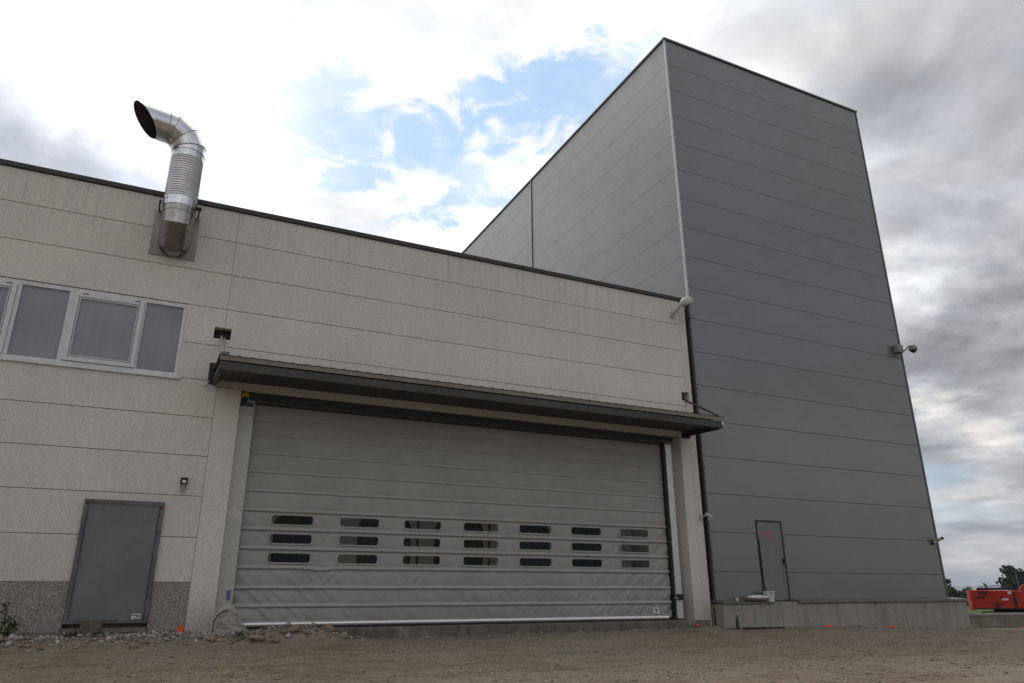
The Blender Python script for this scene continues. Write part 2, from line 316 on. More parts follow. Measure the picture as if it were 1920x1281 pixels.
# ------------------------------------------------------------------ mesh helpers
def link(name, me, m, parent=None):
    me.materials.clear(); me.materials.append(m)
    o = bpy.data.objects.new(name, me); COL.objects.link(o)
    if parent is not None: o.parent = parent
    return o
def tag(o, label=None, cat=None, group=None, kind=None):
    if label: o['label'] = label
    if cat: o['category'] = cat
    if group: o['group'] = group
    if kind: o['kind'] = kind
    return o
def thing(name, label, cat, loc=(0, 0, 0), group=None):
    o = bpy.data.objects.new(name, None); COL.objects.link(o); o.location = loc; o.empty_display_size = .2
    return tag(o, label, cat, group)
class MB:
    def __init__(s): s.v = []; s.f = []; s.sm = []
    def add(s, vs, fs, smooth=False):
        k = len(s.v); s.v += [tuple(v) for v in vs]; s.f += [tuple(i+k for i in f) for f in fs]; s.sm += [smooth]*len(fs); return s
    def box(s, x0, x1, y0, y1, z0, z1):
        return s.add([(x0, y0, z0), (x1, y0, z0), (x1, y1, z0), (x0, y1, z0), (x0, y0, z1), (x1, y0, z1), (x1, y1, z1), (x0, y1, z1)],
                     [(0, 3, 2, 1), (4, 5, 6, 7), (0, 1, 5, 4), (1, 2, 6, 5), (2, 3, 7, 6), (3, 0, 4, 7)])
    def tube(s, pts, r, n=12, cap=True, rr=None):
        pts = [Vector(p) for p in pts]; rings = []
        t0 = (pts[1]-pts[0]).normalized(); ref = Vector((0, 0, 1)) if abs(t0.z) < .9 else Vector((1, 0, 0)); a = t0.cross(ref).normalized()
        for i, p in enumerate(pts):
            t = (pts[min(i+1, len(pts)-1)]-pts[max(i-1, 0)]).normalized(); a = (a-t*a.dot(t)).normalized(); b = t.cross(a)
            ri = rr[i] if rr else r
            rings.append([p+a*math.cos(2*PI*k/n)*ri+b*math.sin(2*PI*k/n)*ri for k in range(n)])
        vs = [v for g in rings for v in g]; fs = [(i*n+k, i*n+(k+1) % n, (i+1)*n+(k+1) % n, (i+1)*n+k) for i in range(len(pts)-1) for k in range(n)]
        s.add(vs, fs, True)
        if cap: s.add(rings[0], [tuple(range(n))[::-1]]); s.add(rings[-1], [tuple(range(n))])
        return s
    def beam(s, p, q, wd, hg):
        p = Vector(p); q = Vector(q); t = (q-p).normalized(); ref = Vector((0, 0, 1)) if abs(t.z) < .95 else Vector((0, 1, 0)); a = t.cross(ref).normalized()*wd/2; b = a.cross(t).normalized()*hg/2
        vs = [e+i*a+j*b for e in (p, q) for i, j in ((-1, -1), (1, -1), (1, 1), (-1, 1))]
        return s.add(vs, [(0, 1, 2, 3), (7, 6, 5, 4), (0, 4, 5, 1), (1, 5, 6, 2), (2, 6, 7, 3), (3, 7, 4, 0)])
    def prism(s, poly, y0, y1):
        n = len(poly); vs = [(x, y0, z) for x, z in poly]+[(x, y1, z) for x, z in poly]
        return s.add(vs, [tuple(range(n)), tuple(range(2*n-1, n-1, -1))]+[(i, (i+1) % n+n if False else i+n, (i+1) % n+n, (i+1) % n) for i in range(n)])
    def ball(s, c, r, sc=(1, 1, 1), nu=16, nv=10, jit=0, seed=0, v0=0., v1=1.):
        c = Vector(c); vs = []; fs = []
        for j in range(nv+1):
            th = PI*(v0+(v1-v0)*j/nv)
            for i in range(nu):
                ph = 2*PI*i/nu; d = Vector((math.sin(th)*math.cos(ph), math.sin(th)*math.sin(ph), math.cos(th)))
                k = 1+(jit*noise.noise(d*1.7+Vector((seed*3.1, seed*1.7, seed))) if jit else 0)
                vs.append((c.x+d.x*r*sc[0]*k, c.y+d.y*r*sc[1]*k, c.z+d.z*r*sc[2]*k))
        for j in range(nv):
            for i in range(nu): fs.append((j*nu+i, (j+1)*nu+i, (j+1)*nu+(i+1) % nu, j*nu+(i+1) % nu))
        return s.add(vs, fs, True)
    def mesh(s, name):
        me = bpy.data.meshes.new(name); me.from_pydata(s.v, [], s.f)
        me.polygons.foreach_set('use_smooth', s.sm)
        bm = bmesh.new(); bm.from_mesh(me); bmesh.ops.recalc_face_normals(bm, faces=bm.faces); bm.to_mesh(me); bm.free(); me.update(); return me
    def build(s, name, m, parent=None, bevel=0., local=True):
        """vertices are given in world metres; a child is moved into its parent's space"""
        o = link(name, s.mesh(name), m, parent)
        if parent is not None and local:
            off = Vector((0, 0, 0)); q = parent
            while q is not None: off += Vector(q.location); q = q.parent
            o.location = -off
        if bevel:
            bv = o.modifiers.new('bevel', 'BEVEL'); bv.width = bevel; bv.segments = 2; bv.limit_method = 'ANGLE'; bv.angle_limit = math.radians(40)
        return o
def bx(name, x0, x1, y0, y1, z0, z1, m, parent=None, bevel=0.):
    return MB().box(x0, x1, y0, y1, z0, z1).build(name, m, parent, bevel)

# ------------------------------------------------------------------ terrain
def sm(a, b, x): t = min(1, max(0, (x-a)/(b-a))); return t*t*(3-2*t)
def wall_line(x):            # y of the low kerb wall for a given x (runs from the plinth's far corner towards the right foreground)
    return -.12-(x-22.5)*.50
def gz(x, y):
    n1 = noise.noise(Vector((x*.35, y*.35, 1.7))); n2 = noise.noise(Vector((x*1.7, y*1.7, 5.2))); n3 = noise.noise(Vector((x*6, y*6, 9.1)))
    rut = 0
    for ry in (-2.6, -4.3, -6.1): rut -= .020*math.exp(-((y-ry-.05*x-.35*noise.noise(Vector((x*.15, ry, 0))))/.17)**2)
    base = rut+.055+.135*sm(-6, -.3, y)*(1-sm(15, 22, x)) - .045*sm(19, 22, x)
    z = base+.022*n1+.010*n2+.004*n3
    # raised rubble shoulder along the wall at the left
    k = 1-sm(3.1, 4.1, x+.25*n1)
    front = 1.45+.35*noise.noise(Vector((x*1.1, 0, 3)))
    z += k*(.15*(1-.35*math.exp(-((x-1.6)/.4)**2))*(1-sm(.5, front, -y)))*(1+.35*n2)
    heap = math.exp(-((x-2.65)/1.0)**2-((y+.85)/.45)**2)
    z += .10*heap*(1+.8*n2+.6*n3)+k*.018*n3
    z -= .17*math.exp(-((x+1.3)/.33)**4-((y+.05)/.30)**2)       # scour hole under the dado
    z += .07*math.exp(-((x-13.0)/.6)**2-((y+.15)/.25)**2)       # small fillet of grit at the corner
    if x > 22.6 and y > wall_line(x)+.12: z -= .8*sm(wall_line(x)+.12, wall_line(x)+.9, y)
    elif x <= 22.6 and y > .5 and x > 21: z -= 0
    return z
def axis(parts):
    out = [parts[0][0]]
    for a, b, st in parts:
        n = max(1, int(round((b-a)/st))); out += [a+(b-a)*(i+1)/n for i in range(n)]
    return out
xs = axis([(-900, -100, 100), (-100, -20, 10), (-20, -6, 1.), (-6, 16, .11), (16, 32, .25), (32, 60, 1.5), (60, 200, 14), (200, 1000, 100), (1000, 9000, 1000)])
ys = axis([(-900, -100, 100), (-100, -16, 6), (-16, -9, .5), (-9, -3, .15), (-3, .3, .08), (.3, 12, .6), (12, 60, 4), (60, 300, 24), (300, 1000, 100), (1000, 9000, 1000)])
vs = [(x, y, gz(x, y)) for y in ys for x in xs]; nx = len(xs)
fs = [(j*nx+i, j*nx+i+1, (j+1)*nx+i+1, (j+1)*nx+i) for j in range(len(ys)-1) for i in range(nx-1)]
me = bpy.data.meshes.new('ground'); me.from_pydata(vs, [], fs); me.polygons.foreach_set('use_smooth', [True]*len(fs)); me.update()
tag(link('ground', me, M_GROUND), kind='structure')
# distant hills on the horizon
hv = []; hf = []; nh = 90
for i in range(nh+1):
    a = math.radians(15+75*i/nh); x = math.sin(a); y = math.cos(a)
    h = 62+60*noise.noise(Vector((i*.06, 2.2, 0)))+22*noise.noise(Vector((i*.25, 7, 0)))
    hv += [(x*6300, y*6300, -.9), (x*6900, y*6900, max(15, h)), (x*7800, y*7800, -.9)]
for i in range(nh): hf += [(i*3, i*3+3, i*3+4, i*3+1), (i*3+1, i*3+4, i*3+5, i*3+2)]
me = bpy.data.meshes.new('hills'); me.from_pydata(hv, [], hf); me.polygons.foreach_set('use_smooth', [True]*len(hf)); me.update(); tag(link('hills', me, M_HILL), kind='structure')

# the air: one closed box of even, thin haze
hz = MB().box(-950, 9200, -950, 9200, -2.2, 190).mesh('haze'); hm = bpy.data.materials.new('thin_haze'); hm.use_nodes = True; ht = N(hm.node_tree)
ht.n('ShaderNodeOutputMaterial'); pv = ht.n('ShaderNodeVolumePrincipled', i_Color=(.80, .88, 1.0, 1), i_Density=.00022); ht.t.links.new(pv.outputs[0], ht.t.nodes[0].inputs['Volume'])
hzo = bpy.data.objects.new('haze', hz); hz.materials.append(hm); COL.objects.link(hzo); tag(hzo, kind='stuff')

# ------------------------------------------------------------------ hall
hall = thing('industrial_hall', 'low beige precast concrete hall with a wide grey roll-up fabric door', 'building', (0, 0, 0))
ZR = [9.02, 8.285, 7.50, 6.706, 5.885, 5.13, 4.365, 3.59, 2.815, 2.045, 1.237, .40]
XV, XL, XE = .85, -12.0, 12.87
OX0, OX1, OZT = 1.33, 12.56, 5.02
J = .0065; PT = .16; JV = .003
PX0, PX1, PX2, PX3, PZ0, PZ1 = .655, .99, 12.74, 12.99, 6.045, 6.29      # the two pockets the canopy rods come out of
def panel(x0, x1, z0, z1, m=M_WALL, name='wall_panel', notch=None, jl=J, jr=J):
    a, b, c, d = x0+jl, x1-jr, z0+J, z1-J
    if notch is None: poly = [(a, c), (b, c), (b, d), (a, d)]
    elif notch[0] == 'right': poly = [(a, c), (b, c), (b, notch[2]), (notch[1], notch[2]), (notch[1], notch[3]), (b, notch[3]), (b, d), (a, d)]
    elif notch[0] == 'left': poly = [(a, c), (b, c), (b, d), (a, d), (a, notch[3]), (notch[1], notch[3]), (notch[1], notch[2]), (a, notch[2])]
    elif notch[0] == 'both': poly = [(a, c), (b, c), (b, notch[2]), (notch[4], notch[2]), (notch[4], notch[3]), (b, notch[3]), (b, d), (a, d), (a, notch[3]), (notch[1], notch[3]), (notch[1], notch[2]), (a, notch[2])]
    elif notch[0] == 'bottom': poly = [(a, c), (notch[1], c), (notch[1], notch[3]), (notch[2], notch[3]), (notch[2], c), (b, c), (b, d), (a, d)]
    return MB().prism(poly, 0, PT).build(name, m, hall, .004)
WX0, WX1 = -6.25, .095     # ribbon window
DX0, DX1, DZ0, DZ1 = -1.11, .215, .50, 2.67
for i in range(11):
    z1, z0 = ZR[i], ZR[i+1]
    if i == 3: panel(XL, WX0, z0, z1, jr=0); panel(WX1, XV, z0, z1, jl=0, jr=JV, notch=('right', PX0, PZ0, PZ1))
    elif i == 4: panel(XL, WX0, z0, z1, jr=0); panel(WX1, XV, z0, z1, jl=0, jr=JV)
    elif i == 8: panel(XL, XV, z0, z1, jr=JV, notch=('bottom', DX0, DX1, DZ1))
    elif i == 9: panel(XL, DX0, z0, z1, jr=0); panel(DX1, XV, z0, z1, jl=0, jr=JV)
    elif i == 10: tag(panel(XL, DX0, z0, z1, M_DADO, 'dado_panel', jr=0), 'rough exposed pebble panel left of the blank door'); tag(panel(DX1, XV+.01, z0, z1, M_DADO, 'dado_panel', jl=0), 'rough exposed pebble panel right of the blank door')
    else: panel(XL, XV, z0, z1, jr=JV)
    if i < 4: panel(XV, XE, z0, z1, jl=JV, jr=JV, notch=('both', PX1, PZ0, PZ1, PX2) if i == 3 else None)
panel(XV, XE, OZT, ZR[4])
bx('wall_pier', XV+JV, OX0, 0, .62, .36, OZT-J, M_WALL, hall, .006)
bx('wall_pier', OX1, XE, 0, .62, .30, OZT-J, M_WALL, hall, .006)
MB().prism([(XE+JV, .20), (13.10, .20), (13.10, 9.01), (XE+JV, 9.01), (XE+JV, PZ1), (PX3, PZ1), (PX3, PZ0), (XE+JV, PZ0)], 0, .62).build('wall_pier', M_WALL, hall, .004)
# core behind the joints, left open at the door and window
core = MB(); y0, y1 = .03, .5
y0 = .012; ye = PT+.004
core.box(XL, PX0-.02, y0, y1, 6.72, 9.0).box(PX0-.02, 13.09, y0, y1, PZ1+.02, 9.0).box(PX0-.02, 13.09, y0, y1, OZT+.01, PZ0-.02).box(PX0-.02, 13.09, y0+.30, y1, PZ0-.02, PZ1+.02)
core.box(PX1+.02, PX2-.02, y0, y0+.30, PZ0-.02, PZ1+.02)
core.box(XL, WX0, y0, y1, .1, 6.72).box(WX0, DX0, ye, y1, .1, 5.11).box(WX0, DX0, y0, ye, .1, 5.08).box(DX0, DX1, ye+.01, y1, .1, 5.11).box(DX0, PX0-.02, y0, ye, 2.69, 5.08).box(WX1, PX0-.02, y0, y1, 5.0, 6.72).box(DX1, XV, y0, y1, .1, 2.69).box(PX0-.02, XV, y0, y1, 2.69, OZT+.01)
core.build('wall_core', M_JOINT, hall)
bx('door_soffit', OX0, OX1, .161, .62, OZT-.003, OZT+.02, M_CANF, hall)
bx('parapet_coping', XL, 13.235, -.05, .55, 9.02, 9.125, M_DARK, hall, .006)
bx('foundation', XL, OX0-.01, .02, .5, -.6, .385, M_CONC2, hall)
bx('door_threshold', OX0-.05, 12.95, -.12, 1.6, -.3, .385, mat('dark_threshold_concrete', lambda t, p, o: concrete(t, p, o, (.155, .14, .115), (.075, .062, .048))), hall, .02)  # threshold concrete in a darker brown base colour
bx('hall_floor', XL, 13.2, 1.61, 24, .2, .43, M_CONC, hall)
# far walls and roof with open gaps added to light the interior, seen only through the door windows
bx('end_wall', XL-.2, XL, 0, 24, -.3, 9.0, M_WALL, hall); bx('back_wall', XL, 13.2, 24, 24.2, -.3, 9.0, M_INTW, hall); bx('party_wall', 13.11, 13.2, .63, 24, -.3, 8.98, M_INTW, hall)
xx = XL
while xx < 13:
    bx('roof_bay', xx, min(xx+2.2, 13.1), .5, 24, 8.75, 8.9, M_INTW, hall); xx += 3.6
# ribbon window: one part, frames and panes below it
win = tag(MB().box(WX0, WX1, .02, .10, 6.615, 6.70).box(WX0, WX1, .02, .10, 5.135, 5.215).build('ribbon_window', M_WHITE, hall, .004))
def rect_frame(x0, x1, z0, z1, t, ya, yb, tz=None):
    tz = tz or t
    return MB().box(x0, x0+t, ya, yb, z0, z1).box(x1-t, x1, ya, yb, z0, z1).box(x0+t, x1-t, ya, yb, z0, z0+tz).box(x0+t, x1-t, ya, yb, z1-tz, z1)
bx('sill', WX0-.02, WX1+.05, -.045, .10, 5.085, 5.132, M_WHITE, win, .004)
def pane(x0, x1, z0, z1, y):
    bx('blind', x0-.05, x1+.05, y+.060, y+.065, z0-.05, z1+.05, M_BLIND, win)
    bx('pane', x0, x1, y, y+.008, z0, z1, M_GLASS, win)
bx('mullion', WX1-.075, WX1, .025, .098, 5.216, 6.614, M_WHITE, win)
bays = [(-.66, .02, 0), (-1.93, -.70, 1), (-2.80, -2.02, 0), (-4.08, -2.88, 1), (-4.92, -4.16, 0), (-6.17, -5.0, 1)]
for x0, x1, opening in bays:
    if opening:
        rect_frame(x0, x1, 5.22, 6.61, .085, -.012, .07, .085).build('opening_sash', M_WHITE, win, .008)
        rect_frame(x0+.098, x1-.098, 5.318, 6.512, .018, -.004, .05).build('glazing_bead', M_WHITE, win)
        pane(x0+.112, x1-.112, 5.332, 6.498, .012)
        for hx in (x0+.14, x1-.18): bx('hinge', hx, hx+.10, -.022, -.013, 6.585, 6.605, M_TRIMD, win)
        bx('mullion', x0-.085, x0-.003, .022, .099, 5.216, 6.614, M_WHITE, win)
        if x1 < -.8: bx('mullion', x1+.003, x1+.075, .022, .099, 5.216, 6.614, M_WHITE, win)
        else: bx('mullion', x1+.003, x1+.035, .022, .099, 5.216, 6.614, M_WHITE, win)
    else: pane(x0, x1, 5.21, 6.62, .045)

# blank service door
bd = MB().box(DX0+.075, DX1-.075, -.045, -.02, .555, 2.60).build('blank_door', M_DOOR, hall, .008)
tag(bd, 'plain grey sheet door closed with weathered frame')
rect_frame(DX0, DX1, DZ0+.04, DZ1, .07, -.055, .10, .07).build('door_frame', M_DFRM, bd, .006)
rect_frame(DX0+.078, DX1-.078, .558, 2.597, .02, -.053, -.046).build('edge_strip', M_DFRM, bd)
for px, pz in ((DX0+.05, 2.60), (DX1-.05, 2.56)): bx('rust_spot', px-.022, px+.022, -.0585, -.0552, pz-.03, pz+.03, M_RUST, bd)
bx('sticker', -.055, .085, -.0475, -.0455, .60, .70, M_LABEL, bd)
bx('sticker_print', -.045, .04, -.0485, -.0477, .665, .685, M_INK, bd); bx('sticker_print', .025, .075, -.0485, -.0477, .645, .675, M_INK, bd); bx('sticker_print', -.02, .065, -.0485, -.0477, .615, .63, M_INK, bd)
bx('door_step', DX0-.02, DX1+.02, .0, .5, .39, .47, M_CONC2, bd)

# ------------------------------------------------------------------ fabric roll-up door
CX0, CX1, CY = 1.60, 12.11, .34
RZ = [4.52, 4.20, 3.80, 3.42, 3.035, 2.65, 2.28, 1.905, 1.535, 1.155, .81]
ZB = .47
rd = bx('roller_door', OX0+.01, OX1-.01, CY-.02, CY+.28, 4.95, 5.00, M_DRUM, hall)
tag(rd, 'wide grey fabric roll-up door with three rows of window slots')
VX = [(2.215+1.408*i, 3.075+1.408*i) for i in range(7)]; VX = [(a, b+(.015 if i > 1 else 0)) for i, (a, b) in enumerate(VX)]
VZ = {5: (2.365, 2.565), 6: (1.99, 2.19), 7: (1.618, 1.818)}
def wr(x, z, i):
    """cloth relief: diagonal drag folds near the guides, soft billow between the ribs"""
    L = math.exp(-(x-CX0)/2.2); R = math.exp(-(CX1-x)/1.9); zl = z
    low = 0 if i < 4 else (.45 if i < 6 else 1)
    Lw, Rw = math.exp(-(x-CX0)/(1.6+.5*low)), math.exp(-(CX1-x)/(1.4+.5*low))
    a = noise.noise(Vector(((x+.8*z)*9.5, z*1.1, 3.1+i*.7)))*Lw + noise.noise(Vector(((x-.8*z)*9.0, z*1.1, 8.3+i*.7)))*Rw
    amp = .005+.036*low+.024*(i >= 9)+.030*(i >= 10); v = a*amp
    v += (.004+.006*low)*noise.noise(Vector((x*1.3, z*1.1, i*2.2)))+(.001+.011*low)*noise.noise(Vector(((x+.5*z)*8, z*1.3, 1.+i)))
    if i >= 10: v += .028*noise.noise(Vector(((x+.9*z)*7.5, z, 4.4)))
    for cx in (3.35, 5.2):                                   # tension fan by the window slots
        if i in (7, 9): d = math.exp(-((x-cx)/.45)**2); v += .016*d*math.sin((x-cx+(z-RZ[i])*(.9 if x < cx else -.9))*26)
    return v
zs_top = 4.84
bounds = [zs_top]+RZ+[ZB]
for i in range(len(bounds)-1):
    z1, z0 = bounds[i], bounds[i+1]; j = i-1
    gx = list(np.linspace(CX0, CX1, 300)); gy = list(np.linspace(z0, z1, 9)); hole = VZ.get(j)
    if hole:
        gx = sorted(set([x for x in gx if all(abs(x-e) > .02 for a, b in VX for e in (a, b))]+[e for ab in VX for e in ab]))
        gy = sorted(set([z0, z1]+[hole[0], hole[1]]+[z for z in gy if abs(z-hole[0]) > .02 and abs(z-hole[1]) > .02]))
    v = []; f = []; n = len(gx)
    for z in gy:
        env = math.sin(PI*(z-z0)/(z1-z0))
        for x in gx:
            y = CY-.018*env+wr(x, z, i)*env
            if i == len(bounds)-2: y -= .030*((z1-z)/(z1-z0))
            v.append((x, y, z))
    for b in range(len(gy)-1):
        for a in range(n-1):
            mxx = (gx[a]+gx[a+1])/2; mz = (gy[b]+gy[b+1])/2
            if hole and hole[0] < mz < hole[1] and any(p < mxx < q for p, q in VX): continue
            f.append((b*n+a, b*n+a+1, (b+1)*n+a+1, (b+1)*n+a))
    mb = MB(); mb.add(v, f, True); mb.build('curtain_panel', M_CURT, rd)
    if hole:
        for p, q in VX:
            zc_, h2, w2, xc_ = (hole[0]+hole[1])/2, (hole[1]-hole[0])/2, (q-p)/2, (p+q)/2
            inner = []; outer = []; rr = .055
            for k in range(24):
                a = 2*PI*(k+.5)/24; sx_, sz_ = (1 if math.cos(a) > 0 else -1), (1 if math.sin(a) > 0 else -1)
                kk = k % 6; cx_, cz_ = sx_*(w2-.012-rr), sz_*(h2-.012-rr)
                qa = (k//6)*PI/2+kk*PI/10
                inner.append((xc_+cx_+rr*math.cos(qa), zc_+cz_+rr*math.sin(qa)))
                outer.append((xc_+cx_+(rr+.03)*math.cos(qa), zc_+cz_+(rr+.03)*math.sin(qa)))
            outer = [(min(max(x, p-.02), q+.02), min(max(z, hole[0]-.02), hole[1]+.02)) for x, z in outer]
            yy = CY-.020+wr(xc_, zc_, i)-.010
            m_ = MB(); vv = [(x, yy, z) for x, z in inner]+[(x, yy, z) for x, z in outer]+[(x, yy+.03, z) for x, z in outer]+[(x, yy+.03, z) for x, z in inner]
            ff = [(k, (k+1) % 24, 24+(k+1) % 24, 24+k) for k in range(24)]+[(24+k, 24+(k+1) % 24, 48+(k+1) % 24, 48+k) for k in range(24)]+[(k, 72+k, 72+(k+1) % 24, (k+1) % 24) for k in range(24)]
            m_.add(vv, ff); m_.build('window_surround', M_CURT, rd)
            MB().add([(x, yy+.012, z) for x, z in inner], [tuple(range(24))]).build('vision_window', M_PVC, rd)
for k, z in enumerate(RZ):
    prof = [(.0, .046), (-.030, .020), (-.050, -.004), (-.050, -.018), (-.036, -.034), (.0, -.036)]
    xsn = np.linspace(CX0, CX1, 60); v = []; f = []; n = len(prof)
    rs = (.42, .44, .46, .50, .66)[k] if k < 5 else 1.
    for x in xsn:
        dz = .004*noise.noise(Vector((x*.8, z, 2)))-(.03*math.exp(-((x-3.3)/.22)**2) if k == 8 else 0)
        for py_, pz_ in prof: v.append((x, CY+py_*rs-.004, z+pz_*(.45+.55*rs)+dz))
    for a in range(len(xsn)-1):
        for b in range(n-1): f.append((a*n+b, (a+1)*n+b, (a+1)*n+b+1, a*n+b+1))
    mb = MB(); mb.add(v, f, False); mb.build('wind_rib', M_RIB, rd)
MB().tube([(CX0, CY-.035, ZB+.0), (CX1-.12, CY-.035, ZB-.015)], .046, 14).build('bottom_bar', M_STEEL, rd)
MB().beam((CX0, CY-.03, ZB-.07), (CX1-.05, CY-.03, ZB-.085), .05, .05).build('bottom_seal', M_BLACK, rd)
MB().tube([(CX0-.05, CY+.03, 4.90), (CX1+.05, CY+.03, 4.90)], .105, 20).build('roll_drum', M_DRUM, rd)
bx('drum_cover', CX0-.1, CX1+.25, CY-.16, CY-.14, 4.88, 5.0, M_DRUM, rd)
gl = MB().box(OX0+.004, OX0+.30, .20, .215, .43, 4.86).box(OX0+.30, OX0+.315, .20, .40, .43, 4.86).build('guide_rail', M_GALV, rd, .003)
MB().box(CX1+.01, CX1+.075, .22, .42, .43, 4.86).build('rail_slot', M_BLACK, rd)  # solid black strip standing in for the shaded gap beside the rail
MB().box(CX1+.085, CX1+.275, .20, .22, .43, 4.80).box(CX1+.085, CX1+.10, .22, .40, .43, 4.80).box(CX1+.26, CX1+.275, .22, .40, .43, 4.80).build('guide_rail', simple('bright_galvanised_steel', (.52, .54, .53), .35, .35, .06, 4.), rd, .003)
MB().box(CX0-.02, CX0+.045, .28, .31, .43, 4.86).build('rail_slot', M_TRIMD, rd)
bx('sensor_box', CX1+.09, CX1+.25, .12, .199, .86, 1.0, M_BLACK, rd, .01)
bx('sensor_bracket', CX1-.02, CX1+.10, .12, .135, .90, .915, M_GALV, rd)
bx('sensor_box', OX0+.20, OX0+.26, .16, .199, .93, 1.10, M_BLUEINK, rd, .006)
MB().tube([(OX0+.10, .12, 4.93), (OX0+.10, .24, 4.93)], .07, 16).build('motor_cap', M_YEL, rd); MB().tube([(OX0+.10, .10, 4.85), (OX0+.10, .26, 4.85)], .05, 12).build('motor_housing', M_BLACK, rd)
for s_, zz in enumerate((4.72, 4.56)): bx('rail_gusset', OX0+.02, OX0+.28, .185, .199, zz, zz+.09, M_DRUM if s_ == 0 else M_GALV, rd)
bx('sticker', 11.50, 11.70, CY-.075, CY-.072, .55, .69, M_LABEL, rd)
bx('sticker_print', 11.53, 11.67, CY-.077, CY-.0755, .63, .66, M_BLUEINK, rd); bx('sticker_print', 11.58, 11.63, CY-.077, CY-.0755, .57, .62, M_BLUEINK, rd)

# ------------------------------------------------------------------ canopy
cp = thing('door_canopy', 'long dark steel canopy hung above the roll-up door', 'canopy', (6.8, 0, 5.1))
KX0, KX1, KY = .76, 12.86, -1.42
bx('edge_profile', KX0, KX1, KY, KY+.04, 5.18, 5.275, M_CANF, cp, .004)
bx('front_beam', KX0+.02, KX1-.02, KY+.03, KY+.16, 5.0, 5.165, M_CANB, cp, .006)
v = []; f = []; prof = []
x = KX0-.02
while x < KX1+.02: prof += [(x, 0), (x+.05, 0), (x+.075, .009), (x+.125, .009), (x+.15, 0)]; x += .25
for yy, zz in ((KY-.02, 5.278), (-.005, 5.36)): v += [(px, yy, zz+pz) for px, pz in prof]
n = len(prof); f = [(i, i+1, n+i+1, n+i) for i in range(n-1)]
ro = MB(); ro.add(v, f); ro = ro.build('corrugated_sheet', M_CANR, cp); sd = ro.modifiers.new('thickness', 'SOLIDIFY'); sd.thickness = .004
MB().add([(KX0, KY+.16, 5.10), (KX1, KY+.16, 5.10), (KX1, -.004, 5.16), (KX0, -.004, 5.16), (KX0, KY+.16, 5.13), (KX1, KY+.16, 5.13), (KX1, -.004, 5.19), (KX0, -.004, 5.19)], [(0, 3, 2, 1), (4, 5, 6, 7), (0, 1, 5, 4), (1, 2, 6, 5), (2, 3, 7, 6), (3, 0, 4, 7)]).build('soffit_sheet', M_CANB, cp)
for xa in (KX0+.03, KX1-.03): MB().beam((xa, KY+.16, 5.045), (xa, -.003, 5.10), .06, .12).build('cross_beam', M_CANB, cp, .004)
bx('wall_bracket', .66, .79, -.05, -.003, 5.06, 5.50, M_BLACK, cp, .004); bx('wall_bracket', 12.62, 12.84, -.10, -.003, 4.98, 5.12, M_BLACK, cp, .004)
bx('bolt_plate', KX1-.09, KX1-.03, KY-.012, KY+.0, 5.06, 5.15, M_TRIM, cp)
for hx0, hx1, z0, z1, rx in ((.655, .99, 6.045, 6.30, .82), (12.74, 12.99, 6.03, 6.28, 12.86)):
    bx('anchor_plate', hx0+.05, hx1-.05, .20, .23, z0+.04, z1-.03, M_BLACK, cp)
MB().tube([(.82, .20, 6.17), (.80, KY+.12, 5.33)], .03, 10).build('tie_rod', M_GALV, cp)
MB().tube([(.88, .20, 6.15), (.86, KY+.14, 5.33)], .02, 10).build('tie_rod', M_GALV, cp); bx('rod_foot', .76, .92, KY+.06, KY+.2, 5.30, 5.36, M_TRIMD, cp)
MB().tube([(12.87, .20, 6.16), (12.80, KY+.12, 5.33)], .028, 10).build('tie_rod', M_CANB, cp)
MB().tube([(.70, -.02, 5.12), (.66, -.07, 5.07), (.64, -.10, 5.0), (.60, -.13, 4.97)], .018, 8).build('cable_end', M_TRIM, cp)

# ------------------------------------------------------------------ tower
tower = thing('clad_tower', 'tall windowless grey metal clad tower standing on a concrete plinth', 'building', (0, 0, 0))
TX0, TX1, TZ = 13.262, 22.36, 18.56
ZT = [TZ]+[18.575-1.0018*i for i in range(1, 18)]+[.84]
QX0, QX1, QZ = 14.90, 15.84, 2.91
def tpanel(x0, x1, z0, z1, notch=None):
    a, b, c, d = x0, x1, z0+.0045, z1-.0045
    poly = [(a, c), (b, c), (b, d), (a, d)] if not notch else [(a, c), (QX0, c), (QX0, QZ), (QX1, QZ), (QX1, c), (b, c), (b, d), (a, d)]
    return MB().prism(poly, 0, .05).build('cladding_panel', M_CLAD, tower, .005)
for i in range(18):
    z1, z0 = ZT[i], ZT[i+1]
    if i == 15: tpanel(TX0+.04, TX1-.05, z0, z1, True)
    elif i >= 16: tpanel(TX0+.04, QX0, z0, z1); tpanel(QX1, TX1-.05, z0, z1)
    else: tpanel(TX0+.04, TX1-.05, z0, z1)
Y2 = 9.73
for i in range(10):
    z1, z0 = ZT[i]-.0045, ZT[i+1]+.0045
    for ya, yb in ((.045, Y2-.06), (Y2+.06, 28)):
        MB().box(TX0, TX0+.05, ya, yb, z0, z1).build('cladding_panel', M_CLAD, tower)
tcore = MB().box(TX0+.018, TX1-.052, .018, 27.9, .6, TZ-.05).build('inner_shell', simple('panel_joint_grey', (.075, .075, .075), .8), tower)
bx('cover_strip', TX0-.03, TX0+.02, Y2-.055, Y2-.012, 8.6, TZ, M_TRIMD, tower); bx('cover_strip', TX0-.03, TX0+.02, Y2+.012, Y2+.055, 8.6, TZ, M_TRIM, tower)
MB().box(TX0-.018, TX0+.038, -.018, -.002, 8.95, TZ).box(TX0-.018, TX0-.002, -.002, .043, 8.6, TZ).build('corner_trim', M_TRIM, tower)
bx('corner_trim', TX0-.01, TX0+.038, -.012, -.002, .84, 8.94, M_TRIMD, tower)
MB().box(TX1-.048, TX1+.015, -.018, -.002, .84, TZ).box(TX1-.0, TX1+.015, -.002, .05, .84, TZ).build('corner_trim', M_TRIMD, tower)
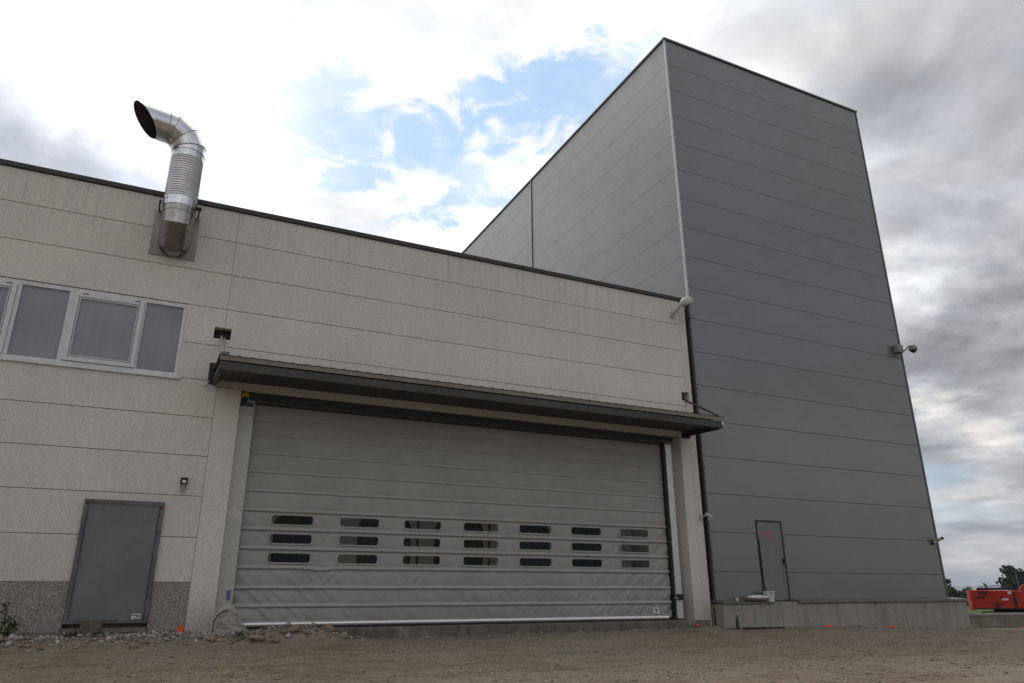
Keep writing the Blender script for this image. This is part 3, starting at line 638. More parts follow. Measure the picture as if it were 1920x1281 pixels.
MB().box(TX0-.05, TX1+.04, -.05, .10, TZ+.002, TZ+.07).box(TX0-.05, TX0+.10, .10, 28, TZ+.002, TZ+.07).build('roof_edge_trim', M_TRIMD, tower, .005)
bx('side_wall', TX1-.05, TX1-.001, .052, 28, .6, TZ, M_CLAD, tower)
td = MB().box(QX0+.045, QX1-.045, -.008, .03, .83, QZ-.045).build('steel_door', M_TDOOR, tower, .004)
MB().box(QX0, QX0+.022, -.02, .04, .82, QZ).box(QX1-.05, QX1, -.022, .04, .82, QZ).box(QX0+.022, QX1-.05, -.02, .04, QZ-.04, QZ).build('door_frame', M_DARK, td)
bx('door_panel_line', QX0+.07, QX1-.10, -.0105, -.0082, QZ-.155, QZ-.148, M_TRIMD, td); bx('door_panel_line', QX1-.145, QX1-.139, -.0105, -.0082, .86, QZ-.155, M_TRIMD, td)
bx('door_handle', QX1-.115, QX1-.06, -.05, -.0085, 1.74, 1.92, M_BLACK, td, .006)
MB().tube([(QX0+.09, -.03, .86), (QX0+.05, -.028, 1.3), (QX0+.035, -.028, 1.9), (QX0+.03, -.028, 2.4)], .012, 6).build('loose_cable', M_BLACK, td)
sgx, sgz = 15.19, 2.40
sg = MB()
for (a, b, c_, d_) in ((0, .17, .20, .22), (0, .025, .16, .20), (.145, .17, .16, .20), (.02, .14, .13, .15), (.08, .10, .03, .20), (.0, .05, .075, .095), (.12, .17, .075, .095), (.02, .15, .03, .048), (.05, .17, .0, .016)): sg.box(sgx+a, sgx+b, -.011, -.0085, sgz+c_, sgz+d_)
sg.build('red_notice', M_RED, td)
# plinth
BX0, BX1, BY = 13.16, 22.62, -.38
MB().add([(BX0, BY, -.3), (BX1, BY, -.3), (BX1, 28.2, -.3), (BX0, 28.2, -.3), (BX0, BY, .76), (BX1, BY, .76), (BX1, 28.2, .76), (BX0, 28.2, .76)], [(0, 3, 2, 1), (4, 5, 6, 7), (0, 1, 5, 4), (1, 2, 6, 5), (2, 3, 7, 6), (3, 0, 4, 7)]).build('concrete_plinth', M_CONC, tower, .012)
for x in (16.03, 18.85, 21.75): bx('formwork_joint', x-.008, x+.008, BY-.003, BY+.002, .08, .75, M_JOINT, tower)
for a, b, za, zb in ((16.05, 18.84, .50, .515), (18.87, 21.74, .525, .555), (17.2, 18.84, .17, .19), (18.87, 21.74, .20, .235)): MB().beam((a, BY-.001, za), (b, BY-.001, zb), .004, .012).build('formwork_joint', M_JOINT, tower)
for k, x in enumerate((19.2, 19.62, 20.05, 20.6, 21.0, 21.4)): bx('footing_joint', x-.006, x+.006, BY-.003, BY+.002, .04, .20, M_JOINT, tower)
def ledge(x0, x1, z0, z1): return MB().add([(x0, BY-.05, z0), (x1, BY-.05, z0), (x1, .0, z0+.03), (x0, .0, z0+.03), (x0, BY-.05, z1), (x1, BY-.05, z1), (x1, -.001, z1+.05), (x0, -.001, z1+.05)], [(0, 3, 2, 1), (4, 5, 6, 7), (0, 1, 5, 4), (1, 2, 6, 5), (2, 3, 7, 6), (3, 0, 4, 7)])
ledge(BX0-.02, 14.86, .762, .80).build('plinth_flashing', M_TRIMD, tower, .004); ledge(15.72, BX1+.02, .765, .83).build('plinth_flashing', M_TRIM if False else simple('weathered_flashing', (.17, .155, .15), .5, .4, .2, 4.), tower, .004)
bx('door_cill', 14.87, 15.71, -.38, -.001, .762, .80, M_CONC, tower)

# drainpipe in the corner between the two buildings
dp = thing('drainpipe', 'thin dark drainpipe running down the corner between hall and tower', 'pipe', (13.16, -.06, .2))
MB().tube([(13.19, -.055, 8.98), (13.19, -.055, .62)], .034, 12).build('pipe', M_DARK, dp); MB().tube([(13.19, -.055, .62), (13.19, -.055, .16)], .042, 12).build('pipe_shoe', M_BLACK, dp)
for z in (2.0, 4.2, 6.4, 8.5): bx('pipe_clip', 13.13, 13.25, -.11, -.004, z, z+.03, M_DARK, dp)

# ------------------------------------------------------------------ exhaust duct
dx, dy = -.355, -.47
du = thing('exhaust_duct', 'shiny stainless steel exhaust duct curving up the hall wall above the roof', 'duct', (dx, dy, 7.7))
bx('wall_plate', -.80, .075, -.02, -.002, 7.67, 8.69, M_PLATE, du, .003)
def rings(path, r, name, m, ribs=None, n=40, cap=False):
    MB().tube(path, r, n, cap, ribs).build(name, m, du)
def foot_ring(ang, stretch, r, n=44):
    radial = Vector((0, -math.cos(ang), -math.sin(ang))); p = Vector((dx, dy+.46, 8.44))+radial*.46*stretch
    return [p+radial*r*stretch*math.cos(2*PI*k/n)+Vector((1, 0, 0))*r*math.sin(2*PI*k/n) for k in range(n)]
def loft(name, rs, m=M_DUCT, parent=du):
    n = len(rs[0]); mb = MB(); mb.add([v for q in rs for v in q], [(j*n+i, j*n+(i+1) % n, (j+1)*n+(i+1) % n, (j+1)*n+i) for j in range(len(rs)-1) for i in range(n)], True)
    return mb.build(name, m, parent)
fc = [(0, 1.0), (PI/8, 1/math.cos(PI/8)), (3*PI/8, 1/math.cos(PI/8)), (PI/2, 1.0)]
for k in range(3): loft('foot_elbow_gore', [foot_ring(fc[k][0], fc[k][1], .305+.003*(k % 2)), foot_ring(fc[k+1][0], fc[k+1][1], .305+.003*(k % 2))], M_DUCTD)
for a, s_ in fc[:3]: loft('seam_bead', [foot_ring(a-.010, s_, .309), foot_ring(a, s_, .314), foot_ring(a+.010, s_, .309)], M_PLATE)
rings([(dx, dy, 8.43), (dx, dy, 8.58)], .312, 'plain_length', M_DUCTD)
rings([(dx, dy, 8.56), (dx, dy, 8.76)], .322, 'sleeve', M_DUCT)
cz, cr = [], []
z = 8.76
while z < 9.72: 
    for q in range(6): cz.append((dx, dy, z+.055*q/6)); cr.append(.305+.018*(.5-.5*math.cos(2*PI*q/6)))
    z += .055
rings(cz, .3, 'corrugated_length', M_DUCT, cr)
rings([(dx, dy, 9.71), (dx, dy, 9.86)], .322, 'sleeve', M_DUCT)
od = Vector((-.975, -.22, .0)).normalized(); R = .50; c0 = Vector((dx, dy, 9.86))+od*R
seg = [c0-od*R*math.cos(a)+Vector((0, 0, 1))*R*math.sin(a) for a in [0, PI/8*1, PI/8*2, PI/8*3, PI/2]]
def mring(p, nrm, r, n=40):
    """ring on the mitre plane through p with normal nrm, on a cylinder whose own frame is fixed sideways"""
    side = od.cross(Vector((0, 0, 1))).normalized(); up = nrm.cross(side).normalized(); return side, up
angs = [0, PI/8, PI/4, 3*PI/8, PI/2]
# true lobster-back: straight gores meeting on mitre planes
side = od.cross(Vector((0, 0, 1))).normalized()
def ring_at(ang, stretch, r, n=44):
    radial = (-od*math.cos(ang)+Vector((0, 0, 1))*math.sin(ang)); p = c0+radial*R*stretch
    return [p+radial*r*stretch*math.cos(2*PI*k/n)+side*r*math.sin(2*PI*k/n) for k in range(n)]
def loft(name, rs, m=M_DUCT, parent=du):
    n = len(rs[0]); mb = MB(); mb.add([v for q in rs for v in q], [(j*n+i, j*n+(i+1) % n, (j+1)*n+(i+1) % n, (j+1)*n+i) for j in range(len(rs)-1) for i in range(n)], True)
    return mb.build(name, m, parent)
ga = [0, PI/10, 3*PI/10, 5*PI/10-PI/10*0]
cuts = [(0, 1.0), (PI/12, 1/math.cos(PI/12)), (PI/4, 1/math.cos(PI/12)), (5*PI/12, 1/math.cos(PI/12)), (PI/2, 1.0)]
for k in range(4): loft('elbow_gore', [ring_at(cuts[k][0], cuts[k][1], .318+.004*(k % 2)), ring_at(cuts[k+1][0], cuts[k+1][1], .318+.004*(k % 2))])
for a, s_ in cuts: loft('seam_bead', [ring_at(a-.012, s_, .326), ring_at(a, s_, .333), ring_at(a+.012, s_, .326)], M_PLATE)
r0 = ring_at(PI/2, 1, .322); ct = c0+Vector((0, 0, R))
end = []
for p in r0:
    h = (p.z-ct.z)/.322; L = .42+.26*h; end.append(p+od*L)
loft('outlet', [r0, end]); 
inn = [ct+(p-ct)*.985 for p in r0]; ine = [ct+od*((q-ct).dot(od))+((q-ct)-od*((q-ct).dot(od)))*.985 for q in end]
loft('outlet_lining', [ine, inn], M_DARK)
loft('outlet_rim', [[q+od*.002 for q in ine], end])
for sx_ in (-1, 1):
    bx('support_bracket', dx+sx_*.33-.02, dx+sx_*.40+.02, dy+.02, dy+.08, 8.66, 8.72, M_BLACK, du); MB().beam((dx+sx_*.38, dy+.05, 8.69), (dx+sx_*.38, -.02, 8.69), .03, .03).build('bracket_arm', M_BLACK, du)
MB().tube([(dx-.33, dy, 8.69), (dx-.25, dy-.22, 8.69)], .01, 6).build('strap', M_GALV, du)

# ------------------------------------------------------------------ small fixtures on the walls
cam1 = thing('security_camera', 'pale swan-neck dome camera at the top right corner of the hall', 'camera', (12.62, 0, 8.55))
bx('wall_box', 12.54, 12.66, -.10, -.002, 8.46, 8.62, M_CAMW, cam1, .01)
MB().tube([(12.60, -.10, 8.56), (12.62, -.20, 8.60), (12.66, -.30, 8.70), (12.72, -.40, 8.84)], .045, 12).build('bracket_arm', M_CAMW, cam1)
HC = Vector((12.86, -.42, 8.80)); HM = Matrix.Translation(HC) @ Euler((math.radians(18), math.radians(-24), 0)).to_matrix().to_4x4()
def xf(mb): mb.v = [tuple(HM @ Vector(v)) for v in mb.v]; return mb
xf(MB().ball((0, 0, 0), .22, (1.0, .85, .85), 24, 12, 0, 0, 0, .5)).build('hood', M_CAMW, cam1)
xf(MB().tube([(0, 0, -.035), (0, 0, .004)], .225, 24, False, [.20, .222])).build('hood_rim', M_CAMW, cam1); xf(MB().tube([(0, 0, .0), (0, 0, .003)], .195, 24)).build('hood_underside', M_TRIMD, cam1)
xf(MB().ball((0, 0, -.01), .11, (1, 1, .8))).build('camera_dome', M_CAMD, cam1)
MB().tube([(12.76, -.38, 8.70), (12.77, -.38, 8.62)], .035, 10).build('infrared_lamp', M_CAMW, cam1)
cam2 = thing('security_camera', 'grey dome camera on a bent arm at the tower right edge', 'camera', (22.3, -.1, 8.85))
bx('wall_box', 21.93, 22.22, -.20, -.02, 8.70, 8.98, M_CAMG, cam2, .02)
MB().tube([(22.20, -.16, 8.76), (22.27, -.24, 8.80), (22.30, -.32, 8.90), (22.37, -.38, 8.92)], .024, 10).build('bracket_arm', M_CAMG, cam2)
MB().ball((22.42, -.40, 8.83), .135, (1, 1, .9), 18, 10, 0, 0, 0, .55).tube([(22.42, -.40, 8.82), (22.42, -.40, 8.76)], .135, 18).build('hood', M_CAMG, cam2)
MB().ball((22.42, -.40, 8.75), .095, (1, 1, .9)).build('camera_dome', M_CAMD, cam2)
cam3 = thing('security_camera', 'small bullet camera low on the right edge of the tower', 'camera', (22.2, 0, 2.55))
bx('wall_box', 22.04, 22.14, -.06, -.02, 2.42, 2.56, M_DARK, cam3); MB().tube([(22.1, -.06, 2.49), (22.18, -.14, 2.53)], .035, 10).build('bracket_arm', M_CAMW, cam3)
MB().tube([(22.12, -.14, 2.54), (22.29, -.20, 2.61)], .045, 14).build('camera_body', M_CAMG, cam3); MB().tube([(22.28, -.195, 2.605), (22.33, -.215, 2.63)], .05, 14).build('lens_hood', M_CAMD, cam3)
cam4 = thing('security_camera', 'small pale bullet camera beside the drainpipe right of the roll-up door', 'camera', (13.05, 0, 2.9))
bx('wall_box', 12.98, 13.06, -.05, -.002, 2.83, 2.97, M_CAMW, cam4); MB().tube([(13.05, -.05, 2.92), (13.14, -.16, 2.95)], .02, 8).build('bracket_arm', M_CAMW, cam4)
MB().tube([(13.06, -.17, 2.98), (13.22, -.20, 2.90)], .045, 12).build('camera_body', M_CAMW, cam4); MB().tube([(13.17, -.16, 2.90), (13.18, -.16, 2.80)], .03, 8).build('junction_can', M_CAMW, cam4)
lm = thing('wall_lamp', 'small bulkhead lamp fixed above the blank grey door', 'lamp', (.49, 0, 3.0))
MB().box(.425, .555, -.06, -.002, 3.03, 3.15).build('lamp_housing', M_BLACK, lm, .012); bx('housing_plate', .455, .525, -.066, -.061, 3.05, 3.10, M_LABEL, lm)
MB().tube([(.485, -.05, 3.03), (.485, -.05, 2.93)], .05, 14).build('glass_jar', M_GLASS, lm); MB().tube([(.485, -.05, 2.925), (.485, -.05, 2.88)], .045, 14, True, [.05, .03]).build('lamp_foot', M_CAMW, lm)

# ------------------------------------------------------------------ low kerb wall at the right
kw = thing('low_wall', 'low brown concrete kerb wall between the yard and the excavator', 'wall', (22.6, -.3, 0))
a = Vector((22.55, -.20)); b = Vector((38.0, -7.9)); t = (b-a).normalized(); nr = Vector((-t.y, t.x))
def wseg(name, s0, s1, off0, off1, z0, z1, m):
    p = [a+t*s0+nr*off0, a+t*s1+nr*off0, a+t*s1+nr*off1, a+t*s0+nr*off1]
    return MB().add([(q.x, q.y, z) for z in (z0, z1) for q in p], [(0, 3, 2, 1), (4, 5, 6, 7), (0, 1, 5, 4), (1, 2, 6, 5), (2, 3, 7, 6), (3, 0, 4, 7)]).build(name, m, kw, .01)
Lw = (b-a).length; s = 0
while s < Lw: wseg('wall_block', s+.006, min(s+2.9, Lw), 0, .20, -.9, .35, M_CONC2); wseg('coping_stone', s+.004, min(s+2.9, Lw), -.025, .225, .352, .425, M_CONC); s += 2.91

# ------------------------------------------------------------------ loose things in the yard
def stone_mesh(seed, nu=9, nv=6, jit=.55): return MB().ball((0, 0, 0), 1, (1, .78, .62), nu, nv, jit, seed).mesh('rock')
SM = [stone_mesh(i, 14, 9, .7) for i in range(6)]
rocks = [
 (3.30, -.86, .17, 'M', 'pointed tan stone at the right tip of the rubble heap'), (3.56, -.92, .12, 'M', 'rounded tan stone lying last on the right of the heap'),
 (3.02, -.80, .10, 'M', 'small tan stone left of the pointed one at the heap tip'), (2.62, -.95, .20, 'M', 'long flat tan stone on the crest of the rubble heap'),
 (1.98, -1.20, .20, 'M', 'large flat yellowish slab of stone in front of the concrete lump'), (2.24, -1.32, .10, 'M', 'small yellow stone at the right end of the flat slab'),
 (2.86, -1.10, .08, 'G', 'small grey stone below the crest of the heap'), (-1.90, -.75, .15, 'M', 'orange brown stone beside the weed at the far left'),
 (-1.72, -.95, .10, 'G', 'pale grey stone right of the weed at the far left'), (-.98, -.42, .13, 'G', 'pale stone leaning by the left of the brown board'),
 (.06, -1.35, .10, 'M', 'lone yellow cobble in front of the blank door'), (-.05, -.75, .08, 'G', 'small grey stone below the blank door sill'),
 (1.25, -1.05, .11, 'M', 'tan stone in front of the left side of the concrete lump'), (1.0, -.55, .07, 'G', 'dark hollow stone at the left foot of the lump')]
for i, (x, y, s_, k, lab) in enumerate(rocks):
    o = link('rock', SM[i % 6], M_ROCK); o.material_slots[0].link = 'OBJECT'; o.material_slots[0].material = M_ROCK if k == 'M' else M_ROCKG
    s_ *= .74; o.location = (x, y, gz(x, y)+s_*.30); o.scale = (s_, s_, s_*(.62 if 'flat' in lab else 1)); o.rotation_euler = (random.uniform(-.3, .3), random.uniform(-.3, .3), random.uniform(0, 6)); tag(o, lab, 'rock', 'stones on the rubble along the hall wall')

def scatter(name, n, m, pick, size, label):
    """many small stones as one mesh of uncountable gravel"""
    base = np.array([(1, 0, 0), (-.9, .1, 0), (0, 1, .1), (.1, -1, 0), (0, 0, 1), (.05, 0, -1), (.62, .6, .45), (-.6, -.55, .4)], float)
    hull = bmesh.new(); [hull.verts.new(v) for v in base]; bmesh.ops.convex_hull(hull, input=hull.verts[:]); hull.verts.index_update(); hull.verts.ensure_lookup_table()
    keep = [v for v in hull.verts if v.link_faces]; idx = {v: i for i, v in enumerate(keep)}
    bv_ = np.array([v.co[:] for v in keep]); bf = np.array([[idx[v] for v in f.verts] for f in hull.faces if len(f.verts) == 3]); hull.free()
    P = pick(n); n = len(P); S = size(n); A = np.random.rand(n)*2*PI; SC3 = np.random.uniform(.6, 1.2, (n, 3))*S[:, None]; SC3[:, 2] *= .7
    ca, sa = np.cos(A), np.sin(A); V = bv_[None]*SC3[:, None]
    V += np.random.uniform(-.16, .16, V.shape)*S[:, None, None]
    X = V[..., 0]*ca[:, None]-V[..., 1]*sa[:, None]; Y = V[..., 0]*sa[:, None]+V[..., 1]*ca[:, None]
    G = np.stack([X+P[:, 0, None], Y+P[:, 1, None], V[..., 2]+P[:, 2, None]+S[:, None]*.25], -1).reshape(-1, 3)
    F = (bf[None]+(np.arange(n)*len(bv_))[:, None, None]).reshape(-1, 3)
    me = bpy.data.meshes.new(name); me.vertices.add(len(G)); me.vertices.foreach_set('co', G.ravel()); me.loops.add(F.size); me.loops.foreach_set('vertex_index', F.ravel().astype(np.int32))
    me.polygons.add(len(F)); me.polygons.foreach_set('loop_start', np.arange(0, F.size, 3, dtype=np.int32)); me.update(calc_edges=True)
    at = me.attributes.new('tone', 'FLOAT', 'POINT'); at.data.foreach_set('value', np.repeat(np.random.rand(n)**1.3, len(bv_)).astype(np.float32))
    return tag(link(name, me, m), label, name.replace('_', ' '), kind='stuff')
def z_of(x, y): return gz(x, y)
def pick_gravel(n):
    out = []
    while len(out) < n:
        x = random.uniform(-3, 20); y = -15.5+random.uniform(6.0, 15.4)
        dens = .38+.9*noise.noise(Vector((x*.45, y*.9, 4)))+.5*noise.noise(Vector((x*1.8, y*1.8, 7)))
        if y > -3.2: dens *= .55
        if random.random() < max(.10, dens) : out.append((x, y, z_of(x, y)))
    return np.array(out)
scatter('gravel', 55000, M_PEB, pick_gravel, lambda n: np.clip(np.random.lognormal(math.log(.0066), .55, n), .003, .038), 'loose grey brown gravel spread over the yard')
def pick_rub(n):
    out = []
    while len(out) < n:
        x = random.uniform(-5, 4.0); y = -abs(random.gauss(.28, .36))-.06
        if x > 3.4 and random.random() < .6: continue
        if y < -1.7: continue
        out.append((x, y, z_of(x, y)))
    return np.array(out)
scatter('rubble', 6500, M_RUB, pick_rub, lambda n: np.clip(np.random.lognormal(math.log(.020), .55, n), .008, .075), 'pale broken stones and rubble heaped along the left wall foot')
def pick_edge(n):
    out = []
    while len(out) < n:
        x = random.uniform(3.5, 22); y = (-.16 if x < 13 else -.42)-abs(random.gauss(0, .22)); out.append((x, y, z_of(x, y)))
    return np.array(out)
scatter('wall_foot_grit', 1300, M_RUB, pick_edge, lambda n: np.clip(np.random.lognormal(math.log(.013), .5, n), .005, .05), 'fine grit and chips along the threshold and plinth')

# leftover lump of concrete
lp = []
outl = [(1.24, .40), (1.23, .55), (1.31, .70), (1.43, .80), (1.56, .825), (1.64, .76), (1.70, .62), (1.80, .50), (1.92, .33), (1.90, .24), (1.6, .26), (1.3, .28)]
lb = bmesh.new(); cxl, czl = 1.55, .48
mbl = MB(); nl = len(outl)
layers = [(-.62, .84), (-.66, .93), (-.56, 1.0), (-.42, 1.03), (-.30, .96), (-.24, .8)]
for yy, k in layers[:]: pass
vv = [(cxl+(x-cxl)*k, yy-.10*(z-.5), czl+(z-czl)*k) for yy, k in layers for x, z in outl]
ff = [(j*nl+i, j*nl+(i+1) % nl, (j+1)*nl+(i+1) % nl, (j+1)*nl+i) for j in range(len(layers)-1) for i in range(nl)]+[tuple(range(nl)), tuple(range((len(layers)-1)*nl, len(layers)*nl))[::-1]]
mbl.add(vv, ff, True); lump = mbl.build('concrete_lump', M_LUMP); tag(lump, 'pale lump of set concrete leaning at the left foot of the roll-up door', 'rubble')
ss = lump.modifiers.new('sub', 'SUBSURF'); ss.levels = ss.render_levels = 4
tx = bpy.data.textures.new('lump_relief', 'CLOUDS'); tx.noise_scale = .11; dm = lump.modifiers.new('relief', 'DISPLACE'); dm.texture = tx; dm.strength = .10
pl = MB(); pts = [(1.28, .40), (1.27, .56), (1.33, .68), (1.41, .73), (1.47, .72)]
MB().tube([(x, -.70-.09*(z-.5), z) for x, z in pts], .012, 8, True, [.01, .016, .016, .014, .006]).build('hollow_shade', M_BWOOD, lump)  # dark tube standing in for the shade in the lump's hollow

bb = MB().prism([(-.82, .30), (-.50, .29), (-.475, .60), (-.50, .615), (-.80, .60)], -.56, -.52).build('brown_board', M_BWOOD, None, .005); tag(bb, 'square brown board stuck upright in the rubble before the blank door', 'board')

def marker(loc, lab, h=.05, r=.09, stake=False):
    mt = thing('orange_marker', lab, 'marker', loc, 'orange paint and stake markers')
    z = loc[2]
    if stake:
        MB().beam((loc[0], loc[1], z-.05), (loc[0]+.01, loc[1], z+.16), .022, .03).build('stake', M_BWOOD, mt); MB().prism([(loc[0]-.055, z+.05), (loc[0]+.045, z+.04), (loc[0]+.06, z+.16), (loc[0]-.03, z+.17)], loc[1]-.025, loc[1]+.02).build('orange_cap', M_ORANGE, mt, .006)
    else:
        MB().ball((loc[0], loc[1], z), r, (1, .6, .36), 12, 8, .5, loc[0]).build('painted_stone', M_ORANGE, mt)
        MB().ball((loc[0]+r*.9, loc[1]+.02, z), r*.45, (1, .7, .4), 8, 6, .5, loc[0]+3).build('painted_chip', M_ORANGE, mt)
marker((.76, -.30, gz(.76, -.3)+.0), 'orange capped stake at the wall foot right of the blank door', stake=True)
marker((12.45, -.22, gz(12.45, -.22)+.05), 'orange spot at the wall foot right of the roll-up door', r=.07)
marker((16.30, -.75, gz(16.3, -.75)+.01), 'orange spot before the plinth, under the door side', r=.12)
marker((18.65, -.75, gz(18.65, -.75)+.01), 'orange spot before the middle of the plinth', r=.12)
marker((23.85, -1.15, gz(23.85, -1.15)+.01), 'faint orange spot at the foot of the low wall', r=.08)

bt = thing('bottle', 'dark green bottle with pale cap standing before the plinth', 'bottle', (13.2, -.8, .2))
gb = gz(13.2, -.8); MB().tube([(13.2, -.8, gb), (13.2, -.8, gb+.19), (13.2, -.8, gb+.25), (13.2, -.8, gb+.33)], .04, 14, True, [.042, .042, .018, .016]).build('glass_body', M_GREEN, bt)
MB().tube([(13.2, -.8, gb+.33), (13.2, -.8, gb+.37)], .022, 12).build('cap', M_YEL if False else M_CAMW, bt)
hb = MB().add([(13.25, -.95, gb-.01), (14.5, -1.0, gb-.02), (14.55, -.86, gb-.02), (13.3, -.84, gb-.01), (13.25, -.95, gb+.045), (14.5, -1.0, gb+.03), (14.55, -.86, gb+.03), (13.3, -.84, gb+.045)], [(0, 3, 2, 1), (4, 5, 6, 7), (0, 1, 5, 4), (1, 2, 6, 5), (2, 3, 7, 6), (3, 0, 4, 7)]).build('beam_shadow', M_BLACK, None, .006); tag(hb, 'short black beam with its dark shadow built in, before the bottle', 'plank')  # black beam shape, the dark shadow at this spot put into its colour
# bags, bucket, cup on the plinth
bg_ = thing('cement_bag', 'flat white paper bag lying on the plinth ledge beside the bucket', 'bag', (14.4, -.25, .82))
z0 = .835
v = []; f = []; nu, nv = 22, 8
for sgn in (1, -1):
    for j in range(nv+1):
        for i in range(nu+1):
            a_, b_ = i/nu, j/nv; e = (max(0, math.sin(PI*a_))**.3)*(max(0, math.sin(PI*b_))**.4)
            v.append((14.06+.64*a_+.02*noise.noise(Vector((a_*3, b_*3, 1))), -.46+.30*b_, z0+.070+sgn*.066*e+.012*noise.noise(Vector((a_*6, b_*4, sgn)))))
for h_ in range(2):
    o_ = h_*(nu+1)*(nv+1)
    for j in range(nv):
        for i in range(nu): f.append((o_+j*(nu+1)+i, o_+j*(nu+1)+i+1, o_+(j+1)*(nu+1)+i+1, o_+(j+1)*(nu+1)+i))
m_ = MB(); m_.add(v, f, True); m_.build('paper_sack', M_BAG, bg_)
MB().prism([(14.12, z0+.0), (14.24, z0+.01), (14.26, z0+.05), (14.14, z0+.05)], -.468, -.44).prism([(14.30, z0+.0), (14.66, z0+.005), (14.62, z0+.03), (14.32, z0+.032)], -.468, -.44).build('printed_side', M_BAGR, bg_, .01)
MB().ball((14.03, -.30, z0+.04), .045, (1, 1, 1), 10, 7, .5, 4).build('crumpled_end', M_BAGR, bg_)
bk = thing('bucket', 'white plastic bucket standing on the plinth by the tower door', 'bucket', (14.88, -.22, .82))
MB().tube([(14.88, -.22, .802), (14.88, -.22, 1.06)], .14, 24, False, [.125, .145]).build('bucket_wall', M_BUCK, bk); MB().tube([(14.88, -.22, 1.045), (14.88, -.22, 1.065)], .155, 24, False).build('bucket_rim', M_BUCK, bk)
MB().tube([(14.88, -.22, .803), (14.88, -.22, .815)], .124, 24).build('bucket_base', M_BUCK, bk); bx('label_patch', 14.82, 14.86, -.366, -.356, .98, 1.03, M_BLUEINK, bk)
cu = MB().tube([(13.70, -.32, .825), (13.70, -.32, .90)], .04, 14, True, [.03, .04]).build('paper_cup', M_LABEL); tag(cu, 'small white cup on the left end of the plinth ledge', 'cup')

# ------------------------------------------------------------------ weeds
def leaves(n, pos, size, up=.5, narrow=.3):
    v = []; f = []; tone = []
    for _ in range(n):
        p = pos(); d = Vector((random.gauss(0, 1), random.gauss(0, 1), random.gauss(up, .7))).normalized(); s_ = size*random.uniform(.6, 1.4)
        q = d.cross(Vector((random.gauss(0, 1), random.gauss(0, 1), random.gauss(0, 1)))).normalized()*s_*narrow
        k = len(v); v += [p, p+d*s_*.5+q, p+d*s_, p+d*s_*.5-q]; f.append((k, k+1, k+2, k+3)); tone += [random.random()]*4
    return v, f, tone
def leaf_obj(name, L, m, parent=None):
    v, f, tone = L; me = bpy.data.meshes.new(name); me.from_pydata(v, [], f); me.update()
    at = me.attributes.new('tone', 'FLOAT', 'POINT'); at.data.foreach_set('value', tone); o = link(name, me, m, parent)
    if parent is not None: o.location = -Vector(parent.location)
    return o
wd = thing('weed', 'tall dark green weed growing against the wall at the far left', 'plant', (-1.95, -.35, .35))
stems = MB(); tips = []
for a_, b_, h_ in ((0, .02, .55), (-.10, .0, .34), (.08, -.05, .28), (-.2, -.05, .40), (-.28, .02, .26), (.14, .02, .18)):
    p0 = Vector((-1.95+a_*.5, -.35+b_, .38)); p1 = Vector((-1.95+a_*1.4+.03, -.35+b_*2, .38+h_)); stems.tube([p0, (p0+p1)/2+Vector((.02, 0, .02)), p1], .006, 5); tips.append((p0, p1))
stems.build('stem', M_WEED and M_BARK, wd)
def wp():
    p0, p1 = random.choice(tips); t_ = random.random()**1.3; return p0.lerp(p1, t_)+Vector((random.gauss(0, .03), random.gauss(0, .03), random.gauss(0, .02)))*(1.3-t_)
leaf_obj('leaf_cluster', leaves(230, wp, .085, .6, .22), M_WEED, wd)
for k, (x, y, n_, lab) in enumerate(((-.93, -.60, 70, 'small green tuft beside the pale stone left of the brown board'), (-.52, -.62, 40, 'tiny green tuft at the right foot of the brown board'), (1.72, -.95, 22, 'thin dry grass wisps on the rubble heap'))):
    wt = thing('grass_tuft', lab, 'plant', (x, y, gz(x, y)))
    bl = leaf_obj('blades', leaves(n_, lambda: Vector((x+random.gauss(0, .06), y+random.gauss(0, .04), gz(x, y)+random.uniform(0, .05))), .09, 1.2, .10), M_WEED, wt); bl['kind'] = 'stuff'

# ------------------------------------------------------------------ excavator
ex = thing('excavator', 'orange tracked excavator parked beyond the low wall at the right', 'excavator', (0, 0, 0))
ug = Vector((.545, -.838, 0)); E0 = Vector((41.0, 11.8, -.80))
ex.location = E0; ex.scale = (.86, .86, 1); ex.rotation_euler = (0, 0, math.atan2(ug.y, ug.x))
def eb(mb, name, m, parent=None, bevel=.03):
    o = mb.build(name, m, parent or ex, bevel, local=False); return o
# body: x along the machine (rear at 0), y into depth, z above its ground
eb(MB().prism([(.28, 1.02), (4.4, 1.0), (4.4, 1.55), (3.05, 1.60), (3.0, 1.95), (.28, 2.0)], 0, 2.8), 'body', M_EXO, None, .05)
cwb = MB(); arc = [(.28, -.02)]+[(.28-.30*math.sin(PI*k/8), 1.4-1.42*math.cos(PI*k/8)) for k in range(9)]+[(.28, 2.82)]
n = len(arc); cwb.add([(x, y, z) for z in (.95, 1.98) for x, y in arc], [tuple(range(n))[::-1], tuple(range(n, 2*n))]+[(i, (i+1) % n, n+(i+1) % n, n+i) for i in range(n)]); eb(cwb, 'counterweight', M_EXO, None, .05)
eb(MB().prism([(.55, 2.0), (2.75, 2.0), (2.70, 2.10), (.62, 2.12)], .25, 2.5), 'engine_hood', M_EXD)
eb(MB().tube([(1.16, .5, 2.1), (1.12, .5, 2.25), (1.02, .5, 2.34)], .055, 10), 'exhaust_pipe', M_EXD, None, 0)
eb(MB().box(.30, 3.0, -.012, 0, 1.33, 1.345).box(1.28, 1.295, -.012, 0, 1.05, 1.97), 'panel_gap', M_EXD, None, 0)
eb(MB().box(.55, .95, -.014, -.001, 1.56, 1.66).box(.45, .53, -.014, -.001, 1.54, 1.69), 'side_lettering', M_EXD, None, 0)
eb(MB().prism([(1.75, 1.60), (1.95, 1.58), (1.86, 1.76)], -.016, -.001), 'emblem', M_EXD, None, 0)
